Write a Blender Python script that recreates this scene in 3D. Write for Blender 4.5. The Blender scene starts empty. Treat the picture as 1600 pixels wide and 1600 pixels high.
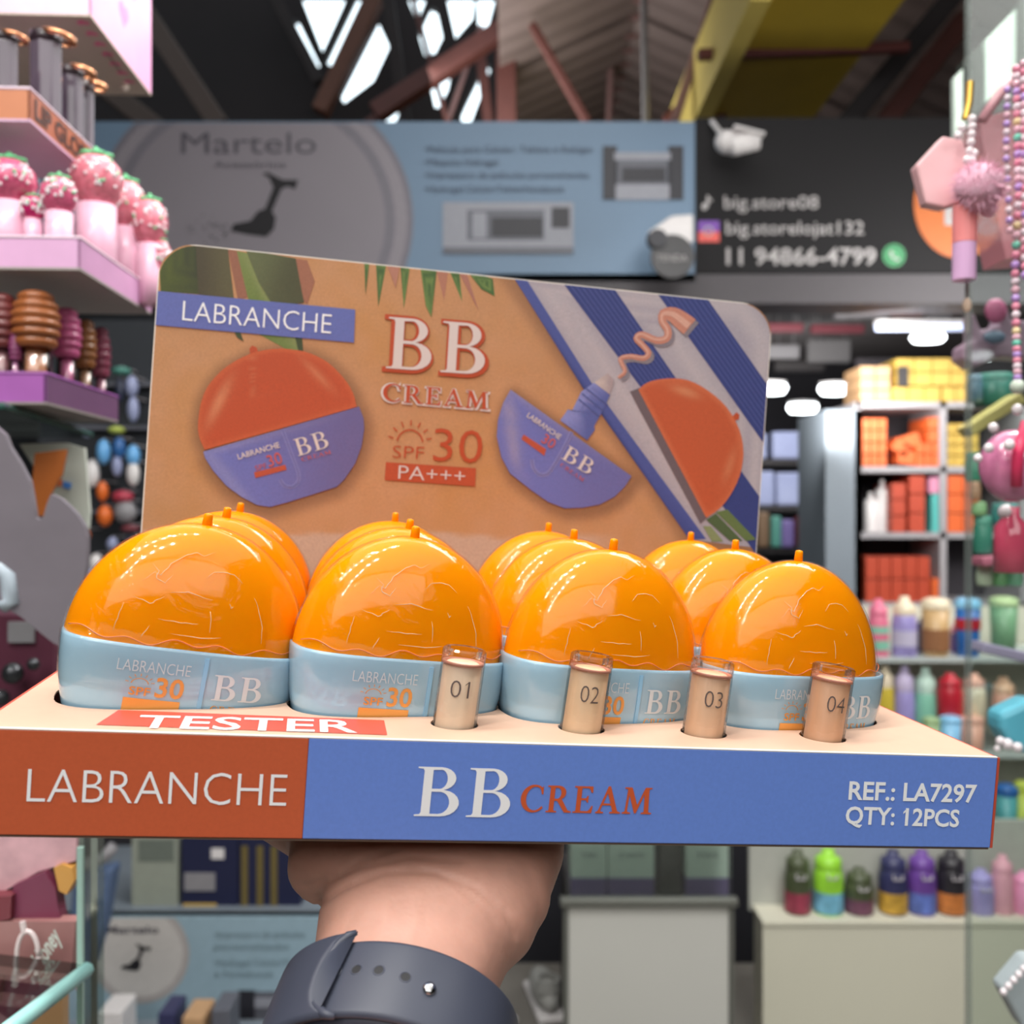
import bpy, bmesh, math, random
from mathutils import Matrix, Vector, noise
random.seed(7)
PI = math.pi
sc = bpy.context.scene
col = sc.collection
F = 1550.0          # focal length in pixels of the 1600 px frame
CZ = 1.5            # eye height of the phone
# ------------------------------------------------------------------ camera
cam = bpy.data.cameras.new('camera'); camo = bpy.data.objects.new('camera', cam); col.objects.link(camo)
camo.location = (0, 0, CZ); camo.rotation_euler = (PI/2, 0, 0)
cam.sensor_width = 36; cam.lens = F/1600*36; cam.clip_start = 0.02; cam.clip_end = 200
cam.dof.use_dof = True; cam.dof.focus_distance = 0.325; cam.dof.aperture_fstop = 13.5
sc.camera = camo
# ------------------------------------------------------------------ world, exposure
w = bpy.data.worlds.new('overcast_sky'); sc.world = w; w.use_nodes = True
bg = w.node_tree.nodes['Background']; bg.inputs[0].default_value = (0.80, 0.92, 1.0, 1); bg.inputs[1].default_value = 0.42
sc.view_settings.view_transform = 'Standard'; sc.view_settings.look = 'None'
sc.view_settings.gamma = 1; sc.view_settings.use_curve_mapping = False
sc.view_settings.exposure = 0.62
# ------------------------------------------------------------------ room lamps and added fills (light objects)
def area(name, loc, size, power, target=(0, 0.4, 1.4), color=(1, .98, .95), sy=None):
    l = bpy.data.lights.new(name, 'AREA'); l.energy = power; l.color = color
    l.size = size; l.shape = 'RECTANGLE' if sy else 'SQUARE'
    if sy: l.size_y = sy
    o = bpy.data.objects.new(name, l); col.objects.link(o); o.location = loc
    o.rotation_euler = (Vector(target)-Vector(loc)).to_track_quat('-Z', 'Y').to_euler()
    return o
LIGHTS = True
if LIGHTS:
    area('ceiling_panel_light', (0.3, 0.4, 4.0), 4.0, 50, (0.3, .41, 1))
    area('front_fill_light', (0.2, -2.8, 3.9), 6.0, 74, (0, .4, 1.5), sy=2.4)  # added soft fill for the box front, from an unseen source
    area('aisle_lamp_light', (0.2, 2.4, 4.1), 1.6, 17, (0.2, 4.2, 1.6))
    area('shop_lamp_light', (2.4, 3.6, 2.4), 1.0, 22, (2.0, 5.6, 1.2))
    area('counter_lamp_light', (0.9, 1.3, 2.9), 0.8, 26, (1.1, 3.0, .6))
    area('left_stall_light', (-0.2, 1.0, 2.0), 0.5, 1.0, (-.6, .95, 1.4))
    area('roof_fill_light', (-.2, 7.0, 4.2), 1.4, 17, (2.2, 8.0, 5.0))  # added fill that brightens the roof sheets
    area('soffit_fill_light', (1.6, 5.0, 2.2), 0.8, 9, (2.2, 6.2, 2.8))  # added fill for the panels hanging under the soffit
    area('deep_shop_light', (2.0, 7.2, 2.4), 1.0, 16, (2.4, 9.0, 1.2))
    # two rows of small ceiling spots over the counter, mirrored as dots on the caps
    for r, (a, b, n) in enumerate([((.02, .46), (-1.02, -.18), 9), ((-.12, -.12), (-.98, -1.05), 8)]):
        for k in range(n):
            q = k/(n-1); x, y = a[0]+(b[0]-a[0])*q, a[1]+(b[1]-a[1])*q
            area('ceiling_spot_light', (x, y, 2.78), 0.036, 1.1, (x, y, 0), (1, .97, .92))
# ------------------------------------------------------------------ helpers
def S(r, g, b, a=1):
    f = lambda c: (c/255/12.92) if c <= 10.3 else ((c/255+.055)/1.055)**2.4
    return (f(r), f(g), f(b), a)
MATS = {}
def mat(name, c, rough=.5, metal=0, var=.06, scale=40, coat=0, alpha=None, bump=0, emit=0, trans=0, spec=.5, sss=0):
    if name in MATS: return MATS[name]
    m = bpy.data.materials.new(name); m.use_nodes = True; nt = m.node_tree
    p = nt.nodes['Principled BSDF']; p.inputs['Roughness'].default_value = rough
    p.inputs['Metallic'].default_value = metal; p.inputs['Coat Weight'].default_value = coat
    p.inputs['Specular IOR Level'].default_value = spec
    p.inputs['Coat Roughness'].default_value = .04
    tc = nt.nodes.new('ShaderNodeTexCoord'); n = nt.nodes.new('ShaderNodeTexNoise')
    n.inputs['Scale'].default_value = scale; n.inputs['Detail'].default_value = 3
    nt.links.new(tc.outputs['Object'], n.inputs['Vector'])
    mx = nt.nodes.new('ShaderNodeMix'); mx.data_type = 'RGBA'
    lo = tuple(x*(1-var*1.6) for x in c[:3])+(1,); hi = tuple(min(1, x*(1+var*1.6)) for x in c[:3])+(1,)
    mx.inputs['A'].default_value = lo; mx.inputs['B'].default_value = hi
    nt.links.new(n.outputs['Fac'], mx.inputs['Factor']); nt.links.new(mx.outputs['Result'], p.inputs['Base Color'])
    if bump:
        b = nt.nodes.new('ShaderNodeBump'); b.inputs['Strength'].default_value = bump; b.inputs['Distance'].default_value = .002
        nt.links.new(n.outputs['Fac'], b.inputs['Height']); nt.links.new(b.outputs['Normal'], p.inputs['Normal'])
    if emit:
        p.inputs['Emission Color'].default_value = c; p.inputs['Emission Strength'].default_value = emit
    if trans: p.inputs['Transmission Weight'].default_value = trans
    if sss:
        p.inputs['Subsurface Weight'].default_value = sss; p.inputs['Subsurface Radius'].default_value = (1, .35, .2); p.inputs['Subsurface Scale'].default_value = .004
    if alpha is not None: p.inputs['Alpha'].default_value = alpha
    MATS[name] = m; return m
def film(name, tint=(1, 1, 1, 1), rough=.03, bscale=60, bstr=.5, fac=.6, dist=.001, base=.0):
    """thin clear plastic or glass sheet: transparent with a fresnel reflection"""
    if name in MATS: return MATS[name]
    m = bpy.data.materials.new(name); m.use_nodes = True; nt = m.node_tree; nt.nodes.clear()
    out = nt.nodes.new('ShaderNodeOutputMaterial'); mix = nt.nodes.new('ShaderNodeMixShader')
    tr = nt.nodes.new('ShaderNodeBsdfTransparent'); tr.inputs[0].default_value = tint
    gl = nt.nodes.new('ShaderNodeBsdfGlossy'); gl.inputs['Roughness'].default_value = rough
    lw = nt.nodes.new('ShaderNodeFresnel'); lw.inputs['IOR'].default_value = 1.5
    mu = nt.nodes.new('ShaderNodeMath'); mu.operation = 'MULTIPLY_ADD'; mu.inputs[1].default_value = fac; mu.inputs[2].default_value = base
    nt.links.new(lw.outputs[0], mu.inputs[0]); nt.links.new(mu.outputs[0], mix.inputs[0])
    nt.links.new(tr.outputs[0], mix.inputs[1]); nt.links.new(gl.outputs[0], mix.inputs[2]); nt.links.new(mix.outputs[0], out.inputs[0])
    if bstr:
        tc = nt.nodes.new('ShaderNodeTexCoord'); n = nt.nodes.new('ShaderNodeTexNoise'); n.inputs['Scale'].default_value = bscale
        n.inputs['Detail'].default_value = 4; n.inputs['Distortion'].default_value = 1.2
        nt.links.new(tc.outputs['Object'], n.inputs['Vector'])
        b = nt.nodes.new('ShaderNodeBump'); b.inputs['Strength'].default_value = bstr; b.inputs['Distance'].default_value = dist
        nt.links.new(n.outputs['Fac'], b.inputs['Height'])
        nt.links.new(b.outputs['Normal'], gl.inputs['Normal'])
    MATS[name] = m; return m
def paint_mat(name, rough=.42, var=.12, scale=900):
    """printed card: ink colours stored per vertex, paper grain from noise"""
    if name in MATS: return MATS[name]
    m = bpy.data.materials.new(name); m.use_nodes = True; nt = m.node_tree; p = nt.nodes['Principled BSDF']
    p.inputs['Roughness'].default_value = rough
    a = nt.nodes.new('ShaderNodeVertexColor'); a.layer_name = 'ink'
    tc = nt.nodes.new('ShaderNodeTexCoord'); n = nt.nodes.new('ShaderNodeTexNoise'); n.inputs['Scale'].default_value = scale; n.inputs['Detail'].default_value = 2
    nt.links.new(tc.outputs['Object'], n.inputs['Vector'])
    mr = nt.nodes.new('ShaderNodeMapRange'); mr.inputs[1].default_value = .25; mr.inputs[2].default_value = .75; mr.inputs[3].default_value = .74*(1-var); mr.inputs[4].default_value = .74*(1+var)
    nt.links.new(n.outputs['Fac'], mr.inputs[0])
    mx = nt.nodes.new('ShaderNodeVectorMath'); mx.operation = 'SCALE'
    nt.links.new(a.outputs[0], mx.inputs[0]); nt.links.new(mr.outputs[0], mx.inputs['Scale']); nt.links.new(mx.outputs[0], p.inputs['Base Color'])
    MATS[name] = m; return m
def link(o, parent=None):
    col.objects.link(o)
    if parent is not None: o.parent = parent
    return o
def obj(name, bm, m, parent=None, smooth=False, bevel=0, seg=2, loc=None):
    me = bpy.data.meshes.new(name)
    if isinstance(bm, tuple): me.from_pydata(bm[0], [], bm[1]); me.update()
    else:
        bmesh.ops.recalc_face_normals(bm, faces=bm.faces[:]); bm.to_mesh(me); bm.free()
    me.materials.append(m)
    o = bpy.data.objects.new(name, me)
    if smooth: me.polygons.foreach_set('use_smooth', [True]*len(me.polygons))
    if bevel:
        b = o.modifiers.new('bevel', 'BEVEL'); b.width = bevel; b.segments = seg; b.limit_method = 'ANGLE'
    if loc is not None: o.location = loc
    return link(o, parent)
def tag(o, label, cat, group=None, kind=None):
    if label: o['label'] = label
    if cat: o['category'] = cat
    if group: o['group'] = group
    if kind: o['kind'] = kind
    return o
def thing(name, label, cat, loc=(0, 0, 0), rz=0, group=None, mw=None):
    o = bpy.data.objects.new(name, None); o.empty_display_size = .02; link(o)
    if mw is not None: o.matrix_world = mw
    else: o.location = loc; o.rotation_euler = (0, 0, rz)
    return tag(o, label, cat, group)
def struct(name, bm, m, **k):
    o = obj(name, bm, m, **k); o['kind'] = 'structure'; return o
def copy_tree(o, parent=None):
    c = o.copy(); col.objects.link(c)
    if parent is not None: c.parent = parent
    for ch in KIDS.get(o.name, []): pass
    for ch in [x for x in o.children]: copy_tree(ch, c)
    return c
KIDS = {}
def NB(): return bmesh.new()
def bx(bm, c, s, M=None):
    """box by centre and full size"""
    r = bmesh.ops.create_cube(bm, size=1); vs = r['verts']
    for v in vs:
        v.co = Vector((v.co.x*s[0]+c[0], v.co.y*s[1]+c[1], v.co.z*s[2]+c[2]))
        if M is not None: v.co = M @ v.co
    return bm
def box(c, s, M=None): return bx(NB(), c, s, M)
def lathe(bm, prof, n=24, c=(0, 0, 0), sx=1, sy=1, M=None, fn=None):
    """revolve (r,z) pairs about z; caps closed when r==0"""
    rings = []
    for r, z in prof:
        if r <= 1e-7: rings.append([bm.verts.new((c[0], c[1], c[2]+z))])
        else:
            ring = []
            for k in range(n):
                t = 2*PI*k/n; q = fn(r, z, t) if fn else r
                ring.append(bm.verts.new((c[0]+q*sx*math.cos(t), c[1]+q*sy*math.sin(t), c[2]+z)))
            rings.append(ring)
    for a, b in zip(rings, rings[1:]):
        for k in range(n):
            k2 = (k+1) % n
            if len(a) == 1 and len(b) == 1: continue
            if len(a) == 1: bm.faces.new((a[0], b[k], b[k2]))
            elif len(b) == 1: bm.faces.new((a[k], a[k2], b[0]))
            else: bm.faces.new((a[k], a[k2], b[k2], b[k]))
    if M is not None:
        for r in rings:
            for v in r: v.co = M @ v.co
    return bm
def tube(bm, pts, r, n=8, cap=True):
    pts = [Vector(p) for p in pts]; rr = r if isinstance(r, (list, tuple)) else [r]*len(pts); prev = None; rings = []
    for i, p in enumerate(pts):
        d = (pts[min(i+1, len(pts)-1)]-pts[max(i-1, 0)]).normalized()
        up = prev if prev is not None else (Vector((0, 0, 1)) if abs(d.z) < .9 else Vector((1, 0, 0)))
        s = d.cross(up).normalized(); t = s.cross(d).normalized(); prev = t
        rings.append([bm.verts.new(p+(s*math.cos(2*PI*k/n)+t*math.sin(2*PI*k/n))*rr[i]) for k in range(n)])
    for a, b in zip(rings, rings[1:]):
        for k in range(n): bm.faces.new((a[k], a[(k+1) % n], b[(k+1) % n], b[k]))
    if cap:
        bm.faces.new(rings[0]); bm.faces.new(rings[-1][::-1])
    return bm
def ball(bm, c, r, u=12, v=8, s=(1, 1, 1)):
    n0 = bmesh.ops.create_uvsphere(bm, u_segments=u, v_segments=v, radius=r)['verts']
    for q in n0: q.co = Vector((q.co.x*s[0]+c[0], q.co.y*s[1]+c[1], q.co.z*s[2]+c[2]))
    return bm
def prism(bm, pts, y0, y1):
    """polygon in (x,z) extruded from y0 to y1"""
    a = [bm.verts.new((x, y0, z)) for x, z in pts]; b = [bm.verts.new((x, y1, z)) for x, z in pts]
    bm.faces.new(a); bm.faces.new(b[::-1]); n = len(pts)
    for k in range(n): bm.faces.new((a[k], b[k], b[(k+1) % n], a[(k+1) % n]))
    return bm
def P(px, py, d):
    """a point of the place at distance d in front of the phone, read off the photograph"""
    return Vector(((px-800)/F*d, d, CZ+(800-py)/F*d))
# --- flat artwork: polygons with holes through a 2D curve
def fill2d(loops, offset=0):
    cu = bpy.data.curves.new('t', 'CURVE'); cu.dimensions = '2D'; cu.fill_mode = 'BOTH'; cu.offset = offset
    for lp in loops:
        s = cu.splines.new('POLY'); s.points.add(len(lp)-1)
        for i, (x, y) in enumerate(lp): s.points[i].co = (x, y, 0, 1)
        s.use_cyclic_u = True
    return flat_mesh(cu)
def flat_mesh(cu):
    o = bpy.data.objects.new('t', cu); col.objects.link(o)
    dg = bpy.context.evaluated_depsgraph_get(); dg.update()
    e = o.evaluated_get(dg); me = e.to_mesh()
    vs = [(v.co.x, v.co.y) for v in me.vertices]; fs = [tuple(p.vertices) for p in me.polygons]
    e.to_mesh_clear(); bpy.data.objects.remove(o)
    if isinstance(cu, bpy.types.TextCurve) or True:
        bpy.data.curves.remove(cu)
    # keep fill facing one way
    return vs, fs
TC = {}
def text2d(s, bold=0, sans=True):
    """lettering as triangles, cap height 1, starting at x=0; returns verts, faces, width"""
    k = (s, bold)
    if k in TC: return TC[k]
    cu = bpy.data.curves.new('t', 'FONT'); cu.body = s; cu.size = 1; cu.offset = bold; cu.resolution_u = 3
    vs, fs = flat_mesh(cu)
    x0 = min(v[0] for v in vs); x1 = max(v[0] for v in vs)
    H = CAP
    vs = [((x-x0)/H, y/H) for x, y in vs]
    TC[k] = (vs, fs, (x1-x0)/H); return TC[k]
CAP = 1
_v, _f, _w = text2d('E'); CAP = max(v[1] for v in _v); TC.clear()
def arc(cx, cy, rx, ry, a0, a1, n=10):
    return [(cx+rx*math.cos(math.radians(a0+(a1-a0)*i/n)), cy+ry*math.sin(math.radians(a0+(a1-a0)*i/n))) for i in range(n+1)]
GL = {
 'B': ([[(0, 0), (0, .03), (.08, .04), (.10, .08), (.10, .92), (.08, .96), (0, .97), (0, 1), (.36, 1)]+arc(.36, .765, .25, .235, 85, -75)+arc(.40, .27, .29, .27, 80, -90)],
       [[(.24, .94)]+arc(.36, .755, .115, .195, 80, -90)+[(.24, .56)], [(.24, .50)]+arc(.37, .275, .165, .225, 85, -90)+[(.24, .05)]], .72),
 'C': ([arc(.44, .5, .44, .52, 52, 318, 20)+[(.74, .20)]+arc(.48, .5, .32, .46, 318, 50, 20)[:-1]+[(.67, .84), (.71, .68), (.74, .68), (.73, .95)]], [], .80),
 'R': ([[(0, 0), (0, .03), (.08, .04), (.10, .08), (.10, .92), (.08, .96), (0, .97), (0, 1), (.36, 1)]+arc(.37, .74, .26, .26, 85, -62)+[(.74, .07), (.86, .03), (.86, 0), (.64, 0), (.36, .44), (.24, .44), (.24, .08), (.27, .04), (.35, .03), (.35, 0)]],
       [[(.24, .94)]+arc(.34, .72, .145, .22, 80, -90)+[(.24, .50)]], .84),
 'E': ([[(0, 0), (0, .03), (.08, .04), (.10, .08), (.10, .92), (.08, .96), (0, .97), (0, 1), (.62, 1), (.63, .78), (.60, .78), (.54, .91), (.48, .95), (.24, .95), (.24, .54), (.42, .54), (.47, .64), (.49, .64), (.49, .40), (.47, .40), (.42, .49), (.24, .49), (.24, .05), (.50, .05), (.57, .10), (.64, .25), (.67, .25), (.64, 0)]], [], .70),
 'A': ([[(0, 0), (0, .03), (.06, .05), (.10, .12), (.38, 1.02), (.44, 1.02), (.74, .10), (.78, .05), (.86, .03), (.86, 0), (.50, 0), (.50, .03), (.59, .05), (.59, .10), (.53, .31), (.21, .31), (.15, .12), (.16, .05), (.26, .03), (.26, 0)]], [[(.23, .36), (.51, .36), (.37, .80)]], .84),
 'M': ([[(0, 0), (0, .03), (.07, .05), (.10, .10), (.14, .92), (.12, .96), (.03, .97), (.03, 1), (.27, 1), (.51, .30), (.76, 1), (.98, 1), (.98, .97), (.90, .95), (.88, .92), (.92, .08), (.95, .04), (1.03, .03), (1.03, 0), (.68, 0), (.68, .03), (.76, .05), (.78, .08), (.745, .80), (.48, .02), (.44, .02), (.19, .78), (.16, .12), (.18, .05), (.28, .03), (.28, 0)]], [], 1.03)}
def serif2d(s, gap=.06, off=0, shear=0):
    vs, fs = [], []; x = 0
    for ch in s:
        outer, holes, wd = GL[ch]
        a, b = fill2d([[(px, py) for px, py in lp] for lp in outer+holes], off)
        n = len(vs); vs += [(px+x+shear*py, py) for px, py in a]; fs += [tuple(i+n for i in f) for f in b]; x += wd+gap
    return vs, fs, x-gap
def place2d(t, fn, x0, y0, wd, ht, n0=None):
    """scale artwork t into width/height and push every vertex through fn(x,y)->3D"""
    vs, fs, tw = t
    return ([tuple(fn(x0+x/tw*wd, y0+y*ht)) for x, y in vs], fs)
def join(parts):
    vs, fs = [], []
    for a, b in parts:
        n = len(vs); vs += a; fs += [tuple(i+n for i in f) for f in b]
    return vs, fs
# ------------------------------------------------------------------ display box frame (tilted in the hand)
TR = Matrix(((0.98478777, -0.15833424, 0.0715773, -0.14298578), (0.16063356, 0.98662923, -0.02756139, 0.2641513),
             (-0.06625634, 0.03863984, 0.99705419, -0.05735681+CZ), (0, 0, 0, 1)))
TRI = TR.inverted(); CAMT = TRI @ Vector((0, 0, CZ))
BW, BH, BD, CH, LEAN = .300, .0286, .1963, .1752, .0273
def ray(px, py):
    return (TRI.to_3x3() @ Vector(((px-800)/F, 1, (800-py)/F)))
def on_top(px, py, w=0):
    d = ray(px, py); s = (w-CAMT.z)/d.z; q = CAMT+d*s; return (q.x, q.y)
def on_front(px, py):
    d = ray(px, py); s = -CAMT.y/d.y; q = CAMT+d*s; return (q.x, q.z)
CN = Vector((0, math.cos(LEAN), -math.sin(LEAN))); CU = Vector((0, math.sin(LEAN), math.cos(LEAN))); CO = Vector((0, BD, 0))
def on_card(px, py):
    d = ray(px, py); s = (CO-CAMT).dot(CN)/d.dot(CN); q = CAMT+d*s-CO; return (q.x, q.dot(CU))
def card3(x, y, lift=0): return CO+Vector((x, 0, 0))+CU*y-CN*lift
# ================================================================== COUNTER DISPLAY BOX
M_peach = mat('peach_card', S(212, 176, 152), .5, var=.03, scale=200)
M_front_or = mat('orange_print', S(198, 94, 58), .38, var=.05, scale=900)
M_front_bl = mat('blue_print', S(106, 140, 220), .38, var=.05, scale=900)
M_white_ink = mat('pale_ink', S(246, 248, 250), .4, var=.02)
M_or_ink = mat('orange_ink', S(205, 92, 50), .4, var=.02)
M_red_side = mat('red_side_card', S(190, 80, 60), .5)
M_raw = mat('raw_board', S(120, 100, 86), .8)
M_board = mat('white_board', S(238, 232, 222), .5, var=.02)
M_paint = paint_mat('printed_card', .6, .10, 1300)
M_sticker = mat('tester_sticker_red', S(206, 84, 66), .4, var=.03)
COLS = [(.0438, .047), (.1128, .047), (.1815, .047), (.2506, .048)]
ROWV = [0, .055, .109]
SX = [1.045, 1.02, 1.0, .985]
ROLL = [[6.2, 3.6, 2.6, 1.2], [5.5, 5.0, 1.0, -.5], [4.5, 1.5, 1.5, -.5]]
YAW = 12
VIALS = [(.1305, .0205), (.1705, .0200), (.2105, .0195), (.2510, .0190)]
box_t = thing('counter_display_box', 'open cardboard cream display box with orange and blue front, held up on a palm', 'display box', mw=TR)
# bottle body shape
A0, B0, NX = .0353, .0200, 3.0
def base_ab(z):
    k = math.sqrt(max(0, 1-((.018-z)/.055)**2)); return A0*k, B0*(k**.8)
def sup(t, n=NX):
    c, s = math.cos(t), math.sin(t); return math.copysign(abs(c)**(2/n), c), math.copysign(abs(s)**(2/n), s)
def ringpts(a, b, n=48, ne=NX): return [(sup(2*PI*k/n, ne)[0]*a, sup(2*PI*k/n, ne)[1]*b) for k in range(n)]
# top sheet with real cut-outs
loops = [[(0, 0), (BW, 0), (BW, BD), (0, BD)]]
cy_, sy_ = math.cos(math.radians(YAW)), math.sin(math.radians(YAW))
for u, v in COLS:
    for rv in ROWV:
        loops.append([(u+SX[COLS.index((u, v))]*x*cy_-y*sy_, v+rv+x*sy_+y*cy_) for x, y in ringpts(.0343, .0200)])
for u, v in VIALS: loops.append([(u+.0074*math.cos(2*PI*k/24), v+.0074*math.sin(2*PI*k/24)) for k in range(24)])
vs, fs = fill2d(loops)
obj('tray_top', ([(x, y, 0) for x, y in vs]+[(x, y, -.0006) for x, y in vs], fs+[tuple(reversed([i+len(vs) for i in f])) for f in fs]), M_peach, box_t)
SPL = on_front(478, 1230)[0]
ft = .0008
obj('front_panel', box((SPL/2, -ft/2, -BH/2), (SPL, ft, BH)), M_front_or, box_t, bevel=.0003)['label'] = 'orange left end of the front panel'
obj('front_panel', box(((BW+SPL)/2, -ft/2, -BH/2), (BW-SPL, ft, BH)), M_front_bl, box_t, bevel=.0003)['label'] = 'blue right stretch of the front panel'
obj('fold_edge', box((BW/2, -.0003, .00012), (BW, .0011, .0005)), M_board, box_t, bevel=.0002)
for sx_ in (0, BW): obj('side_panel', box((sx_+(ft/2 if sx_ else -ft/2), BD/2, -BH/2), (ft, BD+2*ft, BH)), M_red_side, box_t)
obj('back_panel', box((BW/2, BD+ft/2+.002, -BH/2), (BW, ft, BH)), M_raw, box_t)
obj('bottom_panel', box((BW/2, BD/2, -BH-.0004), (BW, BD, .0008)), M_raw, box_t)
def fr3(x, y, lift=.0002): return (x, -ft-lift, y)
def plane_text(planefn, to3, t, p0, p1, cap, updx=0, name='lettering', m=None, parent=box_t, lift=None, perp=False):
    a = Vector(planefn(*p0)); b = Vector(planefn(*p1)); ex = b-a
    if perp: ey = Vector((-ex.y, ex.x)).normalized()*(Vector(planefn(p0[0], p0[1]-cap))-a).length
    else: ey = Vector(planefn(p0[0]+updx, p0[1]-cap))-a
    vs, fs, w = t
    out = []
    for x, y in vs:
        q = a+ex*(x/w)+ey*y; out.append(tuple(to3(q.x, q.y, lift) if lift is not None else to3(q.x, q.y)))
    return obj(name, (out, fs), m, parent)
plane_text(on_front, fr3, text2d('LABRANCHE', -.012), (43, 1251), (447, 1258), 52, 3, m=M_white_ink)
plane_text(on_front, fr3, serif2d('BB', .10, 0, .05), (646, 1273), (797, 1276), 77, 3, m=M_white_ink)
plane_text(on_front, fr3, serif2d('CREAM', .10, .012, .06), (811, 1266), (1015, 1270), 41, 2, m=M_or_ink)
plane_text(on_front, fr3, text2d('REF.: LA7297', .022), (1323, 1247), (1522, 1252), 27, 2, m=M_white_ink)
def flagged(s, pre, bold, st):
    """the font's figure one is a bare stem: give it its flag"""
    v, f, w_ = text2d(s, bold); xr = text2d(pre, bold)[2]; n = len(v)
    return v+[(xr-st, 1.0), (xr-st-.20, .80), (xr-st-.20, .80-st*.8), (xr-st, .98-st*.8)], f+[(n, n+1, n+2, n+3)], w_
plane_text(on_front, fr3, flagged('QTY: 12PCS', 'QTY: 1', .022, .16), (1318, 1285), (1495, 1290), 26, 2, m=M_white_ink)
def tp3(x, y, lift=.0002): return (x, y, lift)
q = [on_top(*p) for p in [(150, 1133), (605, 1149), (600, 1126), (185, 1110)]]
stk = obj('tester_sticker', ([(x, y, .00015) for x, y in q], [(0, 1, 2, 3)]), M_sticker, box_t)
plane_text(on_top, tp3, text2d('TESTER', .012), (207, 1138), (558, 1146), 19, 13, m=M_white_ink, parent=stk, lift=.0003)
# ---- back card
def rrect(x0, y0, x1, y1, r, n=10, bottom=False):
    p = [(x0, y0), (x1, y0)]; p += arc(x1-r, y1-r, r, r, 0, 90, n); p += arc(x0+r, y1-r, r, r, 90, 180, n); return p
RC = .0165; KO = rrect(0, -.004, BW, CH, RC)
card_bm = NB(); TH = .0016
fa = [card_bm.verts.new(card3(x, y, 0)) for x, y in KO]; fb = [card_bm.verts.new(card3(x, y, -TH)) for x, y in KO]
card_bm.faces.new(fa); card_bm.faces.new(fb[::-1])
for k in range(len(KO)): card_bm.faces.new((fa[k], fb[k], fb[(k+1) % len(KO)], fa[(k+1) % len(KO)]))
back = obj('back_card', card_bm, M_board, box_t)
INK = 0
def inked(name, vs3, fs, cols, parent=back, m=None):
    me = bpy.data.meshes.new(name); me.from_pydata([tuple(v) for v in vs3], [], fs); me.update()
    at = me.color_attributes.new('ink', 'FLOAT_COLOR', 'POINT')
    for i, c in enumerate(cols): at.data[i].color = c if len(c) == 4 else (*c, 1)
    me.materials.append(m or M_paint); o = bpy.data.objects.new(name, me); return link(o, parent)
def mixc(a, b, t):
    t = max(0, min(1, t)); return tuple(a[i]*(1-t)+b[i]*t for i in range(3))
def sstep(a, b, x):
    t = max(0, min(1, (x-a)/(b-a))); return t*t*(3-2*t)
# sand with the artwork's own soft vignettes; colours chosen in photo pixels
DOME1 = [(320, 703), (311, 681), (310, 656), (316, 623), (329, 598), (354, 573), (391, 553), (426, 545.5), (455, 546), (484, 552), (513, 567), (538, 592), (552, 615), (557, 636)]
BOAT1 = [(318, 706), (561, 635.6), (568, 654), (569, 669.5), (565, 697), (555, 724), (538, 749), (526, 760.6), (484, 774), (445, 786), (422, 792), (402, 789), (377, 776), (354, 759), (333, 735), (321, 716)]
BOAT2 = [(797.5, 609), (786, 630), (778, 656), (776, 682), (783, 714), (797, 740), (830, 766), (856, 784), (882, 794), (911, 793), (937, 788), (960, 776), (976, 760), (986, 744)]
DOME2 = [(997, 609), (1012, 597.5), (1041, 591.6), (1074, 594), (1106, 610.5), (1135, 636.5), (1155, 672), (1161, 708), (1155, 744), (1139, 776), (1122, 796), (1103, 809)]
def smooth_loop(pts, closed=False, k=3):
    out = []; n = len(pts)
    for i in range(n-1 if not closed else n):
        p0 = pts[max(i-1, 0)] if not closed else pts[i-1]; p1 = pts[i]; p2 = pts[(i+1) % n]; p3 = pts[min(i+2, n-1)] if not closed else pts[(i+2) % n]
        for j in range(k):
            t = j/k; f = lambda a, b, c, d: .5*(2*b+(c-a)*t+(2*a-5*b+4*c-d)*t*t+(3*b-a-3*c+d)*t**3)
            out.append((f(p0[0], p1[0], p2[0], p3[0]), f(p0[1], p1[1], p2[1], p3[1])))
    if not closed: out.append(pts[-1])
    return out
def segd(p, a, b):
    ax, ay = a; bx_, by = b; dx, dy = bx_-ax, by-ay; t = max(0, min(1, ((p[0]-ax)*dx+(p[1]-ay)*dy)/(dx*dx+dy*dy+1e-9)))
    return math.hypot(p[0]-ax-t*dx, p[1]-ay-t*dy)
def polyd(p, pts): return min(segd(p, pts[i], pts[(i+1) % len(pts)]) for i in range(len(pts)))
def to_px(x, y):
    q = TR @ card3(x, y); return (800+F*q.x/q.y, 800-F*(q.z-CZ)/q.y)
SAND = S(224, 164, 112); SAND2 = S(206, 150, 98); SHD = S(140, 96, 66); GOLD = S(214, 150, 72)
W1 = [(p[0]+2, p[1]+6) for p in DOME1]+[(p[0]+2, p[1]+6) for p in BOAT1[1:]]; W2 = [(p[0]+6, p[1]+8) for p in BOAT2]
def sandcol(x, y):
    px, py = to_px(x, y); n1 = noise.noise(Vector((x*30, y*30, 0)))*.5+.5; n2 = noise.noise(Vector((x*110, y*110, 3)))*.5+.5
    c = mixc(SAND, SAND2, .25+.6*n1); c = mixc(c, GOLD, .5*sstep(.5, .8, noise.noise(Vector((x*18+5, y*18, 9)))*.5+.5))
    c = mixc(c, S(230, 176, 140), .35*n2)
    c = mixc(SHD, c, .30+.70*sstep(0, 26, polyd((px, py), W1))); c = mixc(SHD, c, .30+.70*sstep(0, 22, polyd((px, py), W2)))
    edge = (px-(797+(py-437)*.69)); c = mixc(c, SHD, .6*sstep(-30, 0, edge))
    c = mixc(c, S(222, 190, 168), .8*sstep(.45, .62, n1*.5+.5*sstep(815, 850, py)+.1*(n2-.5))*sstep(812, 828, py)*sstep(980, 900, px))
    return c
nu, nv = 150, 90; vs3, cols_ = [], []
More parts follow.
